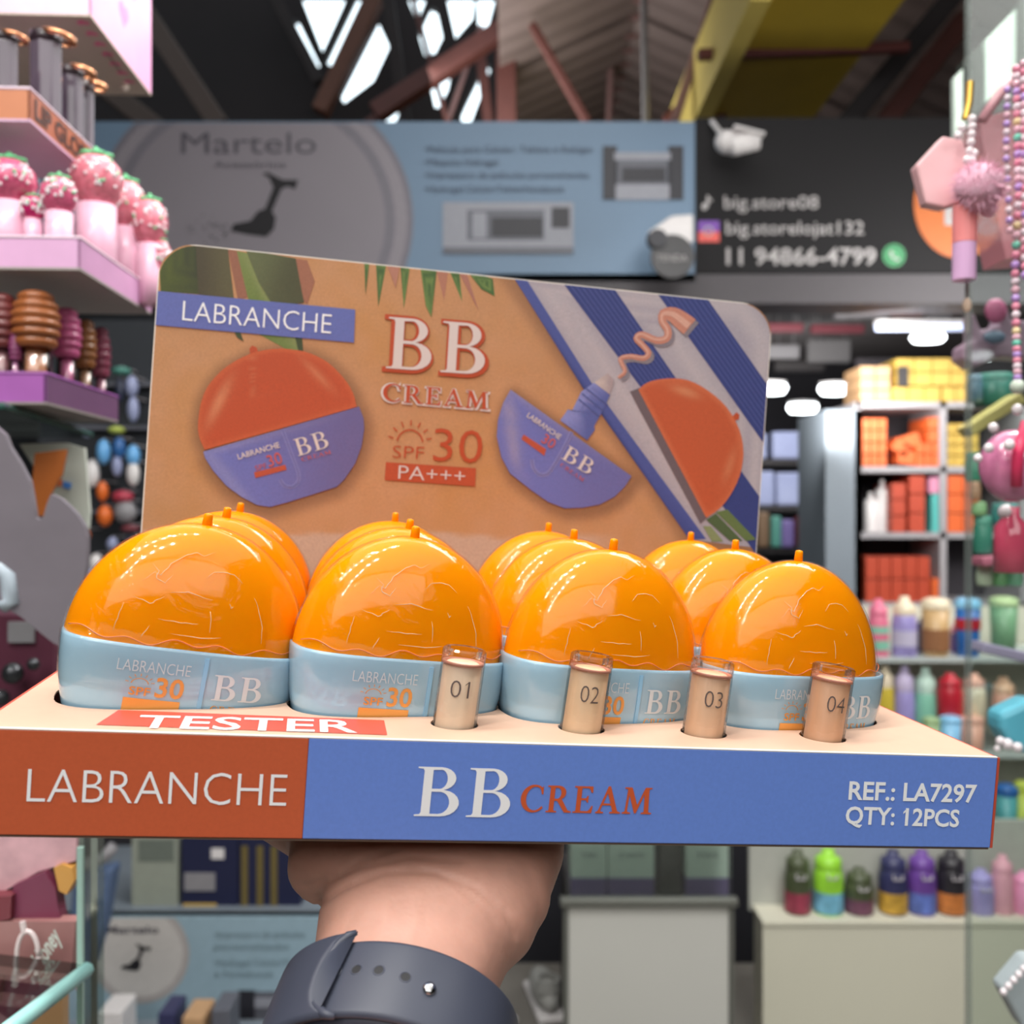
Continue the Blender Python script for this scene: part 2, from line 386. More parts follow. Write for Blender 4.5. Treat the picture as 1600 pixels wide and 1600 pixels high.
for j in range(nv+1):
    for i in range(nu+1):
        x = BW*i/nu; y = -.003+(CH+.003)*j/nv
        for cx in (RC, BW-RC):
            if ((x < RC and cx == RC) or (x > BW-RC and cx != RC)) and y > CH-RC:
                d = math.hypot(x-cx, y-(CH-RC))
                if d > RC: x = cx+(x-cx)*RC/d; y = CH-RC+(y-CH+RC)*RC/d
        xx = min(max(x, .0005), BW-.0005); yy = min(y, CH-.0005)
        vs3.append(card3(xx, yy, .00008)); cols_.append(sandcol(x, y))
fs = [(j*(nu+1)+i, j*(nu+1)+i+1, (j+1)*(nu+1)+i+1, (j+1)*(nu+1)+i) for j in range(nv) for i in range(nu)]
inked('printed_sand', vs3, fs, cols_)
KC = rrect(.0005, -.003, BW-.0005, CH-.0005, RC, 10)
def clip(poly, K=KC):
    out = poly; n = len(K)
    for i in range(n):
        a, b = K[i], K[(i+1) % n]; src = out; out = []
        f = lambda p: (b[0]-a[0])*(p[1]-a[1])-(b[1]-a[1])*(p[0]-a[0])
        for k in range(len(src)):
            p, q_ = src[k], src[(k+1) % len(src)]; fp, fq = f(p), f(q_)
            if fp >= 0: out.append(p)
            if (fp >= 0) != (fq >= 0) and fp != fq:
                t = fp/(fp-fq); out.append((p[0]+(q_[0]-p[0])*t, p[1]+(q_[1]-p[1])*t))
        if not out: return []
    return out
def ink_poly(name, px, c, layer, parent=back, colfn=None, smooth=False):
    """flat printed shape on the card; px in photo pixels, mapped to the card's own plane"""
    pts = smooth_loop(px) if smooth else px
    pts = clip([on_card(*p) for p in pts] if polyarea(pts) < 0 else [on_card(*p) for p in pts[::-1]])
    if len(pts) < 3: return None
    if colfn is None:
        vs, fs = fill2d([pts]); return inked(name, [card3(x, y, .00008*layer) for x, y in vs], fs, [c]*len(vs), parent)
    cx = sum(p[0] for p in pts)/len(pts); cy = sum(p[1] for p in pts)/len(pts); R = 14; n = len(pts); pts2 = []
    vs2 = [(cx, cy)]+[(cx+(p[0]-cx)*r/R, cy+(p[1]-cy)*r/R) for r in range(1, R+1) for p in pts]
    fs = [(0, 1+k, 1+(k+1) % n) for k in range(n)]+[(1+(r-1)*n+k, 1+r*n+k, 1+r*n+(k+1) % n, 1+(r-1)*n+(k+1) % n) for r in range(1, R) for k in range(n)]
    return inked(name, [card3(x, y, .00008*layer) for x, y in vs2], fs, [colfn(*to_px(x, y)) for x, y in vs2], parent)
def polyarea(p): return .5*sum(p[i][0]*p[(i+1) % len(p)][1]-p[(i+1) % len(p)][0]*p[i][1] for i in range(len(p)))
G1, G2, G3, G4 = S(96, 106, 52), S(84, 78, 56), S(134, 150, 84), S(70, 84, 50)
LEAVES = [([(248, 380), (309, 380), (330, 392), (340, 462), (251, 455)], lambda x, y: mixc(S(88, 100, 40), S(62, 68, 42), sstep(250, 320, x)+.2*math.sin(x*.35))),
 ([(306, 380), (356, 388), (366, 470), (310, 460)], lambda x, y: mixc(S(84, 76, 54), S(104, 98, 66), sstep(310, 362, x))),
 ([(384, 390), (462, 404), (475, 473), (428, 480), (404, 440)], lambda x, y: mixc(S(110, 118, 78), S(84, 86, 56), sstep(395, 470, x+.3*(y-400)))),
 ([(370, 392), (388, 396), (431, 471), (472, 549), (452, 548), (400, 520), (387, 464)], lambda x, y: mixc(S(122, 142, 70), S(146, 158, 96), sstep(-10, 10, (x-370)-(y-392)*.55))),
 ([(455, 500), (470, 500), (474, 551), (466, 548)], lambda x, y: G4), ([(362, 510), (374, 515), (381, 534), (370, 527)], lambda x, y: G4),
 ([(356, 390), (370, 392), (387, 464), (372, 470)], lambda x, y: S(168, 112, 88)), ([(462, 404), (480, 407), (492, 440), (480, 475), (474, 470)], lambda x, y: S(178, 118, 92)),
 ([(569, 405), (577, 410), (571, 461)], None), ([(587, 406), (604, 412), (591, 480)], None), ([(625, 410), (640, 420), (631, 482)], None),
 ([(656, 412), (682, 424), (674, 496), (665, 478)], None), ([(700, 418), (718, 428), (722, 471)], None), ([(727, 420), (770, 436), (773, 463), (752, 452)], None),
 ([(604, 412), (625, 414), (618, 450)], lambda x, y: S(200, 140, 118)), ([(682, 424), (700, 426), (694, 470)], lambda x, y: S(196, 134, 110)), ([(718, 428), (730, 430), (748, 486)], lambda x, y: S(190, 130, 112))]
for k, (p, f) in enumerate(LEAVES):
    o = ink_poly('printed_leaf', p, None, 2+(k % 3), colfn=f or (lambda x, y: mixc(S(78, 112, 58), S(118, 148, 78), sstep(0, 1, math.sin(x*.7)*.5+.5))))
# towel
NAVY = S(58, 70, 140)
def towelcol(x, y):
    f = math.sin((x-y*.7)*.09)*.5+.5; return mixc(S(206, 196, 202), S(186, 178, 190), f)
ink_poly('printed_towel', [(797, 425), (1230, 460), (1215, 860), (1077, 843), (911, 607)], None, 2, colfn=towelcol)
ink_poly('printed_towel_hem', [(797, 425), (815, 425), (924, 598), (1103, 842), (1077, 843), (911, 607)], NAVY, 4, colfn=lambda x, y: mixc(S(50, 62, 132), S(84, 96, 170), sstep(-6, 8, (x-797)-(y-437)*.69)))
ink_poly('printed_towel_stripe', [(868, 427), (945, 430), (1060, 597), (1150, 725), (1225, 830), (1225, 930), (1000, 604)], NAVY, 3)
ink_poly('printed_towel_stripe', [(1005, 428), (1082, 430), (1103, 464), (1230, 646), (1230, 745), (1110, 575)], NAVY, 3)
for a, b, c_, d_, n_ in (((868, 427), (945, 430), (1090, 725), (1150, 725), 9), ((1005, 428), (1082, 430), (1191, 688), (1240, 660), 9)):
    for k in range(1, n_):
        q_ = k/n_; x0 = a[0]+(b[0]-a[0])*q_; y0 = a[1]+(b[1]-a[1])*q_; x1 = c_[0]+(d_[0]-c_[0])*q_; y1 = c_[1]+(d_[1]-c_[1])*q_
        ink_poly('printed_stripe_thread', [(x0, y0), (x0+1.6, y0), (x1+1.6, y1), (x1, y1)], S(92, 104, 172), 4)
GRS = [([(1118, 800), (1136, 796), (1181, 843), (1165, 845)], S(112, 132, 76)), ([(1103, 812), (1118, 802), (1160, 845), (1140, 845)], S(88, 108, 66)), ([(1098, 822), (1110, 822), (1130, 846), (1112, 846)], S(150, 160, 110))]
for p, c in GRS: ink_poly('printed_leaf', p, c, 5)
# banner and headline
ink_poly('printed_banner', [(232, 453.5), (555, 484), (553, 535.5), (231, 507)], S(112, 124, 200), 6)
c3 = lambda x, y, l: card3(x, y, l)
plane_text(on_card, c3, text2d('LABRANCHE', -.012), (285, 501), (517, 522), 31, 2, m=M_white_ink, parent=back, lift=.0007, name='printed_lettering')
M_pale = mat('headline_ink', S(214, 202, 198), .4, var=.02); M_red = mat('headline_red_ink', S(184, 76, 42), .4, var=.02)
plane_text(on_card, c3, serif2d('BB', .12, .034), (600, 578), (762, 590), 84, 5, m=M_red, parent=back, lift=.0007, name='printed_lettering')
plane_text(on_card, c3, serif2d('BB', .12, 0.0), (603, 575.5), (759, 586.5), 80, 5, m=M_pale, parent=back, lift=.0009, name='printed_lettering')
plane_text(on_card, c3, serif2d('CREAM', .12, .055), (596, 627), (764, 642), 28, 1.5, m=M_pale, parent=back, lift=.0007, name='printed_lettering')
plane_text(on_card, c3, serif2d('CREAM', .12, .008), (598, 626), (762, 640), 27, 1.5, m=M_red, parent=back, lift=.0009, name='printed_lettering')
sun = [arcp for arcp in arc(0, 0, 1, 1, 8, 172, 16)]; sun = sun+[(x*.9, y*.9) for x, y in sun[::-1]]
def sunshape(): # x -1..1
    loops = [sun]
    for a in range(15, 166, 25):
        c_, s_ = math.cos(math.radians(a)), math.sin(math.radians(a)); n_ = (-s_*.045, c_*.045)
        loops.append([(c_*1.25+n_[0], s_*1.25+n_[1]), (c_*1.25-n_[0], s_*1.25-n_[1]), (c_*1.65-n_[0], s_*1.65-n_[1]), (c_*1.65+n_[0], s_*1.65+n_[1])])
    v, f = fill2d(loops); return ([(x+1.6, y) for x, y in v], f, 3.2)
plane_text(on_card, c3, sunshape(), (606, 691), (674, 694), 22, 1.3, m=M_red, parent=back, lift=.0007, name='printed_sun')
plane_text(on_card, c3, text2d('SPF', -.012), (613, 715), (662, 717), 19, 1.2, m=M_red, parent=back, lift=.0007, name='printed_lettering')
plane_text(on_card, c3, text2d('30', -.006), (676, 720), (752, 724), 51, 3, m=M_red, parent=back, lift=.0007, name='printed_lettering')
ink_poly('printed_banner', [(603, 722), (743.5, 731.5), (742, 760), (601, 750)], S(206, 86, 44), 6)
plane_text(on_card, c3, text2d('PA+++', -.008), (622, 748), (726, 755), 21, 1.2, m=M_pale, parent=back, lift=.0007, name='printed_lettering')
# printed bottles
ORP, ORL, ORD = S(208, 88, 46), S(236, 158, 112), S(192, 74, 38)
def dome1col(x, y):
    d = polyd((x, y), DOME1); r = (x-435)/125; t = mixc(ORP, S(222, 106, 60), sstep(9, 0, d)); 
    t = mixc(t, ORL, .75*math.exp(-((x-346-(y-620)*-.45)/9)**2-((y-628)/34)**2)); t = mixc(t, ORL, .5*math.exp(-((x-500-(y-590)*.9)/8)**2-((y-586)/24)**2))
    t = mixc(t, ORL, .30*math.exp(-((x-395)/2)**2)*sstep(690, 560, y)); return t
BLP, BLL = S(122, 128, 206), S(160, 160, 214)
def boat1col(x, y):
    t = mixc(BLP, S(118, 110, 170), sstep(380, 560, x)); t = mixc(t, BLL, .6*math.exp(-((x-350-(y-740)*.8)/12)**2)); return t
pb = ink_poly('printed_bottle', DOME1, None, 6, colfn=dome1col, smooth=True)
ink_poly('printed_finial', [(391, 557), (390, 545), (394, 540), (401, 543), (404, 553)], ORP, 5)
pb2 = ink_poly('printed_bottle', BOAT1, None, 7, colfn=boat1col)
def stroke(pts, wd):
    L, R_ = [], []
    for i, p in enumerate(pts):
        a, b = pts[max(i-1, 0)], pts[min(i+1, len(pts)-1)]; dx, dy = b[0]-a[0], b[1]-a[1]; l = math.hypot(dx, dy); w_ = (wd[i] if isinstance(wd, list) else wd)/2
        L.append((p[0]-dy/l*w_, p[1]+dx/l*w_)); R_.append((p[0]+dy/l*w_, p[1]-dx/l*w_))
    return L+R_[::-1]
hk = smooth_loop([(442, 673), (455, 708), (466, 738), (466, 752), (456, 761), (444, 758), (438, 749)])
ink_poly('printed_handle', stroke(hk, 6), S(142, 142, 206), 8); ink_poly('printed_handle', stroke(hk, 2), S(118, 118, 184), 9)
def rot_text(s, p0, p1, cap, m, bold=0, serif=False):
    plane_text(on_card, c3, serif2d(s, .1) if serif else text2d(s, bold), p0, p1, cap, m=m, parent=back, lift=.0009, name='printed_lettering', perp=True)
M_dull = mat('faded_red_ink', S(190, 92, 92), .4)
rot_text('LABRANCHE', (373, 718), (438, 699), 8.5, M_pale, .01); rot_text('BB', (466, 713), (516, 698), 27, M_pale, serif=True); rot_text('CREAM', (472, 721), (518, 709), 6, M_dull, serif=True)
rot_text('30', (421, 730), (443, 723), 18, M_dull, .01); rot_text('SPF', (400, 736), (418, 731), 8, M_dull)
ink_poly('printed_banner', [(397, 738), (446, 726), (448, 734), (399, 747)], S(206, 90, 60), 9)
def boat2col(x, y):
    t = mixc(BLP, S(118, 118, 186), sstep(830, 960, x)); return mixc(t, S(176, 166, 200), .7*math.exp(-((x-800-(y-680)*.12)/10)**2)*sstep(760, 700, y))
ink_poly('printed_bottle', BOAT2, None, 7, colfn=boat2col)
ink_poly('printed_neck', [(875, 657), (887, 640), (893, 643), (908, 612), (928, 598), (953, 617), (939, 646), (928, 666), (929, 672), (917, 688)], None, 6, colfn=lambda x, y: mixc(S(150, 156, 222), S(98, 108, 180), sstep(-14, 14, (x-910)+(y-640)*.6+4*math.sin(y*.5))))
for t_ in (0, 1, 2): ink_poly('printed_thread', stroke([(914-5*t_, 606+9*t_), (948-6*t_, 632+9*t_)], 2), S(92, 102, 170), 8)
ink_poly('printed_tip', [(928, 598), (949, 583), (960, 594), (952, 617)], None, 6, colfn=lambda x, y: mixc(S(224, 206, 200), S(186, 168, 172), sstep(0, 16, x-938)))
sq = smooth_loop([(966, 590), (976, 581), (971, 568), (970, 560), (986, 557), (1005, 560), (1013, 552), (1003, 539), (994, 529), (1003, 523), (1025, 532), (1041, 529), (1043, 516), (1035, 503), (1036, 492), (1051, 492), (1067, 503), (1077, 511)])
wds = [5+9*(i/len(sq))**.8+(16*math.sin(min(1, (i/len(sq)-.78)/.22)*PI*.62) if i > len(sq)*.78 else 0) for i in range(len(sq))]
ink_poly('printed_shadow', [(x+5, y+5) for x, y in stroke(sq, wds)], S(150, 140, 150), 5)
ink_poly('printed_cream_swirl', stroke(sq, wds), S(222, 150, 128), 6); ink_poly('printed_cream_swirl', stroke([(x-1, y-1) for x, y in sq], [w_*.35 for w_ in wds]), S(240, 184, 164), 7)
hk2 = smooth_loop([(893, 675), (878, 705), (862, 732), (853, 741), (842, 741), (833, 731), (831, 718)])
ink_poly('printed_handle', stroke(hk2, 6), S(150, 150, 212), 8); ink_poly('printed_handle', stroke(hk2, 2), S(120, 120, 186), 9)
rot_text('LABRANCHE', (822, 651), (873, 687), 8, M_pale, .01); rot_text('BB', (876, 716), (920, 743), 24, M_pale, serif=True); rot_text('CREAM', (874, 728), (910, 753), 6, M_dull, serif=True)
rot_text('30', (844, 690), (862, 702), 15, M_dull, .01); ink_poly('printed_banner', [(818, 679), (853, 702), (850, 712), (814, 686)], S(206, 90, 60), 9)
def dome2col(x, y):
    d = polyd((x, y), DOME2); t = mixc(S(214, 98, 54), S(228, 120, 76), sstep(9, 0, d)); t = mixc(t, ORL, .8*math.exp(-((x-1075-(y-615)*1.4)/16)**2-((y-612)/9)**2))
    return mixc(t, ORL, .45*math.exp(-((x-1142-(y-720)*-.3)/7)**2-((y-728)/26)**2))
ink_poly('printed_shadow', [(984, 612), (999, 606), (1106, 808), (1094, 818)], S(120, 104, 110), 5)
ink_poly('printed_cap', DOME2, None, 6, colfn=dome2col, smooth=True)
ink_poly('printed_finial', [(1143, 652), (1150, 644), (1155, 648), (1154, 655), (1146, 658)], ORP, 5)
ink_poly('printed_sheen', [], None, 2) if False else None
# ================================================================== CREAM BOTTLES
M_dome = mat('orange_plastic', S(255, 154, 6), .09, var=.01, scale=20, coat=.1, spec=.3, sss=.25)
M_base = mat('light_blue_plastic', S(166, 204, 226), .14, var=.015, scale=20, coat=.6)
M_bar = mat('translucent_blue_plastic', S(140, 190, 224), .2)
M_wlet = mat('bottle_white_ink', S(226, 234, 240), .35); M_olet = mat('bottle_orange_ink', S(244, 168, 84), .35)
M_wrap = film('shrink_wrap_film', (1, .995, .99, 1), .035, 55, .9, .36, .0016)
M_crease_glint = mat('film_crease_glint', S(255, 226, 180), .12, alpha=.5, coat=1); M_hem = mat('film_hem', S(240, 140, 90), .25, alpha=.6)
def sup_ring(bm, a, b, z, n, ne, fn=None):
    out = []
    for k in range(n):
        t = 2*PI*k/n; c, s = sup(t, ne); q_ = fn(t, z) if fn else 1
        out.append(bm.verts.new((c*a*q_, s*b*q_, z)))
    return out
def stack(bm, rings, cap0=True, top=None, cap1=False):
    n = len(rings[0])
    for a, b in zip(rings, rings[1:]):
        for k in range(n): bm.faces.new((a[k], a[(k+1) % n], b[(k+1) % n], b[k]))
    if cap0: bm.faces.new(rings[0][::-1])
    if cap1: bm.faces.new(rings[-1])
    if top is not None:
        v = bm.verts.new(top)
        for k in range(n): bm.faces.new((rings[-1][k], rings[-1][(k+1) % n], v))
    return bm
DZ0, DH = .0160, .0391
def dome_ab(h): # h 0..1
    return .0349*math.sqrt(max(0, 1-h*h)), .0190*max(0, 1-h*h)**.5
def base_front(x, z, lift):
    a, b = base_ab(z); t = min(.999, abs(x)/a); return (x, -(b*(1-t**NX)**(1/NX))-lift, z)
def bottle():
    t = thing('cream_bottle', '', 'bottle')
    bm = NB(); r = []
    for z in [-.0272, -.0262, -.022, -.015, -.008, 0, .005, .010, .014, .0168, .0178]:
        a, b = base_ab(z); k = .965 if z < -.027 else 1; k = .992 if z > .0175 else k; r.append(sup_ring(bm, a*k, b*k, z, 64, NX))
    a, b = base_ab(.018)
    r.append(sup_ring(bm, a*.955, b*.94, .0178, 64, NX)); r.append(sup_ring(bm, a*.945, b*.93, .0150, 64, NX)); stack(bm, r, cap1=True)
    obj('base', bm, M_base, t, smooth=True)
    bm = NB(); r = []
    def scal(tt, z):
        h = (z-DZ0)/DH; return 1-.016*(1-h)*abs(math.sin(tt*4))
    for j in range(22):
        ang = j/22*PI/2; h = math.sin(ang); a, b = dome_ab(h); r.append(sup_ring(bm, a, b, DZ0+DH*h, 96, 2.35-.35*h, scal))
    stack(bm, r, cap0=False, top=(0, 0, DZ0+DH)); d = obj('dome_cap', bm, M_dome, t, smooth=True)
    obj('finial', lathe(NB(), [(0, -.001), (.0016, -.001), (.0014, .0030), (.0012, .0036), (0, .0039)], 14, (0, 0, DZ0+DH)), M_dome, d, smooth=True)
    # umbrella handle moulded on the front
    bx0 = .0052; bm = NB(); n = 14
    P4 = [[], []]
    for j in range(n+1):
        z = .0160-.0172*j/n
        for s_, xx in ((0, bx0-.0006), (1, bx0+.0006)): P4[s_].append((bm.verts.new(base_front(xx, z, .0004)), bm.verts.new(base_front(xx, z, -.0002))))
    for j in range(n):
        bm.faces.new((P4[0][j][0], P4[1][j][0], P4[1][j+1][0], P4[0][j+1][0]))
        for s_ in (0, 1): bm.faces.new((P4[s_][j][0], P4[s_][j+1][0], P4[s_][j+1][1], P4[s_][j][1]))
    bm.faces.new((P4[0][0][0], P4[0][0][1], P4[1][0][1], P4[1][0][0])); obj('handle_emblem', bm, M_bar, t)
    bf = lambda x, y: base_front(x, y, .00025)
    def pl(tt, x0, x1, z0, h): return place2d(tt, bf, x0, z0, x1-x0, h)
    obj('lettering', join([pl(text2d('LABRANCHE', -.01), bx0-.0240, bx0-.0040, .0100, .0034), pl(serif2d('BB', .1, .008), bx0+.0030, bx0+.0175, .0036, .0078)]), M_wlet, t)
    bar = [(i/12, j) for j in (0, 1) for i in range(13)]; barf = [(i, i+1, i+14, i+13) for i in range(12)]
    obj('orange_lettering', join([pl(text2d('30', .02), bx0-.0128, bx0-.0050, .0030, .0057), pl(text2d('SPF', .015), bx0-.0198, bx0-.0140, .0030, .0024), pl(sunshape(), bx0-.0212, bx0-.0132, .0062, .0020),
        pl((bar, barf, 1), bx0-.0210, bx0-.0055, -.0022, .0042), pl(serif2d('CREAM', .1), bx0+.0030, bx0+.0160, -.0012, .0030)]), M_olet, t)
    # loose clear wrap over lid and lip
    bm = NB(); r = []; NN = 80
    def wr(tt, z): return 1+.006*noise.noise(Vector((math.cos(tt)*3, math.sin(tt)*3, z*130)))+.003*abs(math.sin(tt*11+z*90))
    prof = []
    for z in (.0035, .008, .013, .0175): a, b = base_ab(z); prof.append((a*1.010, b*1.016, z, NX))
    for j in range(1, 19):
        h = math.sin(j/19*PI/2); a, b = dome_ab(h); prof.append((a+.00035, b+.00035, DZ0+.00035+DH*h, 2.35-.35*h))
    for a, b, z, ne in prof: r.append(sup_ring(bm, a, b, z, NN, ne, wr))
    stack(bm, r, cap0=False); sw = obj('shrink_wrap', bm, M_wrap, t, smooth=True); sw['label'] = 'clear crinkled shrink wrap'
    bm = NB(); rc_ = random.Random(11)
    def ds(x, h, lift=.0005):
        a, b = dome_ab(min(h, .999)); q_ = min(.995, abs(x)/a); ne = 2.35-.35*h; return Vector((x, -(b*(1-q_**ne)**(1/ne))-lift, DZ0+DH*h))
    LN = [[(-.016, .52), (-.013, .60), (-.0115, .58), (-.009, .68), (-.005, .76), (-.002, .79), (-.0005, .77), (.003, .81)], [(.001, .60), (.003, .66), (.006, .67), (.009, .66), (.012, .60)], [(-.018, .40), (-.015, .38), (-.013, .36), (-.011, .40), (-.0095, .43)],
          [(-.014, .66), (-.012, .61), (-.0125, .56), (-.010, .53), (-.008, .60)], [(-.020, .34), (-.021, .22), (-.0215, .12)], [(.016, .50), (.018, .40), (.0195, .28), (.020, .15)], [(.009, .44), (.0095, .40), (.010, .42)], [(-.008, .47), (-.003, .48), (.004, .45)], [(-.010, .26), (-.004, .25), (.001, .255)], [(-.006, .16), (.002, .15), (.008, .17)], [(.004, .36), (.0045, .20)], [(-.012, .20), (-.014, .10)]]
    for L_ in LN:
        pts = []
        for (x0, h0), (x1, h1) in zip(L_, L_[1:]):
            for q_ in (0, .34, .67): pts.append(ds(x0+(x1-x0)*q_+rc_.gauss(0, .0001), h0+(h1-h0)*q_+rc_.gauss(0, .002)))
        pts.append(ds(*L_[-1])); n_ = len(pts); tube(bm, pts, [.00003+.00010*math.sin(PI*i/(n_-1)) for i in range(n_)], 5)
    obj('wrap_crease_glint', bm, M_crease_glint, sw, smooth=True)  # pale tubes carry the glints along the film's creases in their colour
    bm = NB(); pts = []
    for i in range(61):
        x = -.0335+.067*i/60; pts.append(ds(x, .085+.022*math.sin(i*.55)+.015*math.sin(i*.23+1), .0007))
    tube(bm, pts, .00022, 5); obj('wrap_hem', bm, M_hem, sw, smooth=True)
    return t
COLN = ['far left', 'second from left', 'third from left', 'far right']
ROWN = ['front', 'middle', 'back']
EXTRA = [['beside the TESTER sticker', 'behind tester 01', 'behind tester 02', 'behind tester 04']]
b0 = bottle(); 
for r_ in range(3):
    for c_ in range(4):
        b = b0 if (r_ == 0 and c_ == 0) else copy_tree(b0)
        b['label'] = 'orange domed cream bottle with light blue base, %s row, %s%s' % (ROWN[r_], COLN[c_], (' '+EXTRA[0][c_]) if r_ == 0 else '')
        b['group'] = 'cream bottles in the display box'
        u, v = COLS[c_]; dv = ROWV[r_]
        b.matrix_world = TR @ Matrix.Translation((u, v+dv, .0)) @ Matrix.Rotation(math.radians(YAW), 4, 'Z') @ Matrix.Rotation(math.radians(ROLL[r_][c_]), 4, 'Y') @ Matrix.Diagonal((SX[c_], 1, 1, 1))
# ================================================================== TESTER VIALS
M_acr = film('clear_acrylic', (1, 1, 1, 1), .03, 1, 0, .7, base=.02); M_num = mat('dark_number_ink', S(96, 84, 82), .3)
CR = [S(244, 218, 190), S(240, 206, 168), S(238, 196, 160), S(234, 184, 146)]
for k, (u, v) in enumerate(VIALS):
    rl = [4, 4.5, 3.5, 5][k]
    t = thing('tester_vial', 'clear vial of %s cream marked 0%d standing in front of the bottles' % (['palest beige', 'sandy beige', 'warm beige', 'tan'][k], k+1), 'tester', group='tester vials along the front edge',
              mw=TR @ Matrix.Translation((u, v, 0)) @ Matrix.Rotation(math.radians(rl), 4, 'Y'))
    R0 = .0068; H = .0236
    obj('shell', lathe(NB(), [(0, -.022), (R0*.98, -.022), (R0, -.021), (R0, H-.0006), (R0-.0006, H), (R0-.0012, H), (R0-.0014, H-.0022), (0, H-.0026)], 32), M_acr, t, smooth=False)
    obj('cream', lathe(NB(), [(0, -.0205), (R0-.0010, -.0205), (R0-.0008, -.019), (R0-.0008, H-.0052), (R0-.0022, H-.0042), (0, H-.0040)], 32), mat('cream_0%d' % (k+1), CR[k], .45, var=.03, scale=300), t, smooth=True)
    obj('collar', lathe(NB(), [(R0-.0010, H-.0048), (R0-.0003, H-.0048), (R0-.0003, H-.0040), (R0-.0010, H-.0040), (R0-.0010, H-.0048)], 32), mat('rosy_inner_rim', S(214, 150, 130), .3), t, smooth=True)
    tt = flagged('01', '01', -.012, .07) if k == 0 else text2d('0%d' % (k+1), -.012)
    cyl = lambda x, z: ((R0+.0001)*math.sin(x/R0), -(R0+.0001)*math.cos(x/R0), z)
    obj('number', place2d(tt, cyl, -.0036, .0095, .0058, .0052), M_num, t)
# ================================================================== HAND AND FOREARM
M_skin = mat('skin', S(200, 150, 132), .5, var=.08, scale=110, bump=.3, sss=.18)
def t2w(u, v, w_): return TR @ Vector((u, v, w_))
WB = -BH-.0009
XA = Vector((1, .03, 0)).normalized()
TU = (TR.to_3x3() @ Vector((1, 0, 0))).normalized()
rings = []   # centre, half width, half thickness, side axis
def hr(cx, cy, d, a, b, xa=XA): rings.append((P(cx, cy, d), a, b, xa))
hr(560, 2300, .175, .0330, .030); hr(575, 1980, .215, .0295, .028); hr(594, 1780, .243, .0268, .0245); hr(608, 1640, .266, .0252, .0225); hr(626, 1550, .281, .0258, .0212)
hr(645, 1468, .2945, .0296, .0205); hr(667, 1424, .302, .0334, .0200); hr(679, 1388, .3085, .0376, .0195)
hr(668, 1352, .315, .0440, .0188)
for u, v, a, b in [(.1285, .050, .0464, .0175), (.128, .072, .0475, .0160), (.129, .095, .0450, .0135), (.130, .112, .0420, .0110)]:
    rings.append((t2w(u, v, WB-b), a, b, TU))
bm = NB(); RR = []; NR = 40
for i, (c, a, b, xa) in enumerate(rings):
    d = (rings[min(i+1, len(rings)-1)][0]-rings[max(i-1, 0)][0]).normalized()
    s = (xa-d*xa.dot(d)).normalized(); n = s.cross(d).normalized()
    RR.append([bm.verts.new(c+s*sup(2*PI*k/NR, 2.25)[0]*a+n*sup(2*PI*k/NR, 2.25)[1]*b) for k in range(NR)])
stack(bm, RR, cap1=True)
def tp(pts): return [t2w(u, v, WB-r) for u, v, r in pts]
FING = [[(.098, .100, .0100), (.090, .128, .0092), (.083, .150, .0082), (.078, .170, .0072)],
        [(.118, .105, .0102), (.114, .136, .0094), (.111, .162, .0084), (.109, .184, .0072)],
        [(.139, .104, .0100), (.141, .134, .0092), (.143, .157, .0082), (.145, .177, .0070)],
        [(.160, .098, .0092), (.168, .122, .0082), (.174, .140, .0072), (.179, .156, .0062)]]
for f in FING:
    tube(bm, smooth3 if False else tp(f), [p[2] for p in f], 14)
    for u, v, r in f: ball(bm, t2w(u, v, WB-r), r*1.01, 12, 8)
TH_ = [(.096, .052, .0150), (.078, .066, .0125), (.062, .086, .0108), (.052, .106, .0090)]
tube(bm, tp(TH_), [p[2] for p in TH_], 14)
for u, v, r in TH_: ball(bm, t2w(u, v, WB-r), r*1.01, 12, 8)
# heel of the hand: thumb mound on the left, little-finger mound on the right
for (px, py, d, r, s) in [(548, 1372, .309, .0100, (1.1, .8, .9)), (812, 1400, .305, .0110, (.9, .8, 1.1)), (752, 1420, .3005, .0110, (1.2, .7, 1.2)), (562, 1446, .2955, .0110, (.8, .7, 1.6))]:
    ball(bm, P(px, py, d), r, 16, 12, s)
me = bpy.data.meshes.new('t'); bmesh.ops.recalc_face_normals(bm, faces=bm.faces[:]); bm.to_mesh(me); bm.free()
to = bpy.data.objects.new('t', me); col.objects.link(to)
m_ = to.modifiers.new('r', 'REMESH'); m_.mode = 'VOXEL'; m_.voxel_size = .0013
m_ = to.modifiers.new('s', 'SMOOTH'); m_.iterations = 14; m_.factor = .6
dg = bpy.context.evaluated_depsgraph_get(); me = bpy.data.meshes.new_from_object(to.evaluated_get(dg)); bpy.data.objects.remove(to)
CREASE = [([(478, 1385), (520, 1372), (565, 1352), (640, 1338), (720, 1345)], .0006, 5), ([(490, 1420), (540, 1385), (600, 1362), (680, 1362), (740, 1385), (790, 1425), (806, 1462)], .0007, 4),
          ([(640, 1352), (700, 1372), (745, 1408), (775, 1440)], .0004, 3), ([(520, 1370), (560, 1345), (620, 1325)], .0006, 5), ([(655, 1400), (648, 1440), (640, 1480)], -.0002, 8), ([(605, 1390), (600, 1440), (590, 1480)], -.0002, 8)]
for v in me.vertices:
    q = v.co
    if v.normal.y < -.05 and q.z > CZ-.16:
        px, py = 800+F*q.x/q.y, 800-F*(q.z-CZ)/q.y
        k = 0
        for line, dep, wd in CREASE:
            dd = min(segd((px, py), a, b) for a, b in zip(line, line[1:]))
            if dd < 3*wd: k += dep*math.exp(-(dd/wd)**2)
        if k: v.co = q-v.normal*k
me.materials.clear(); me.materials.append(M_skin); me.polygons.foreach_set('use_smooth', [True]*len(me.polygons))
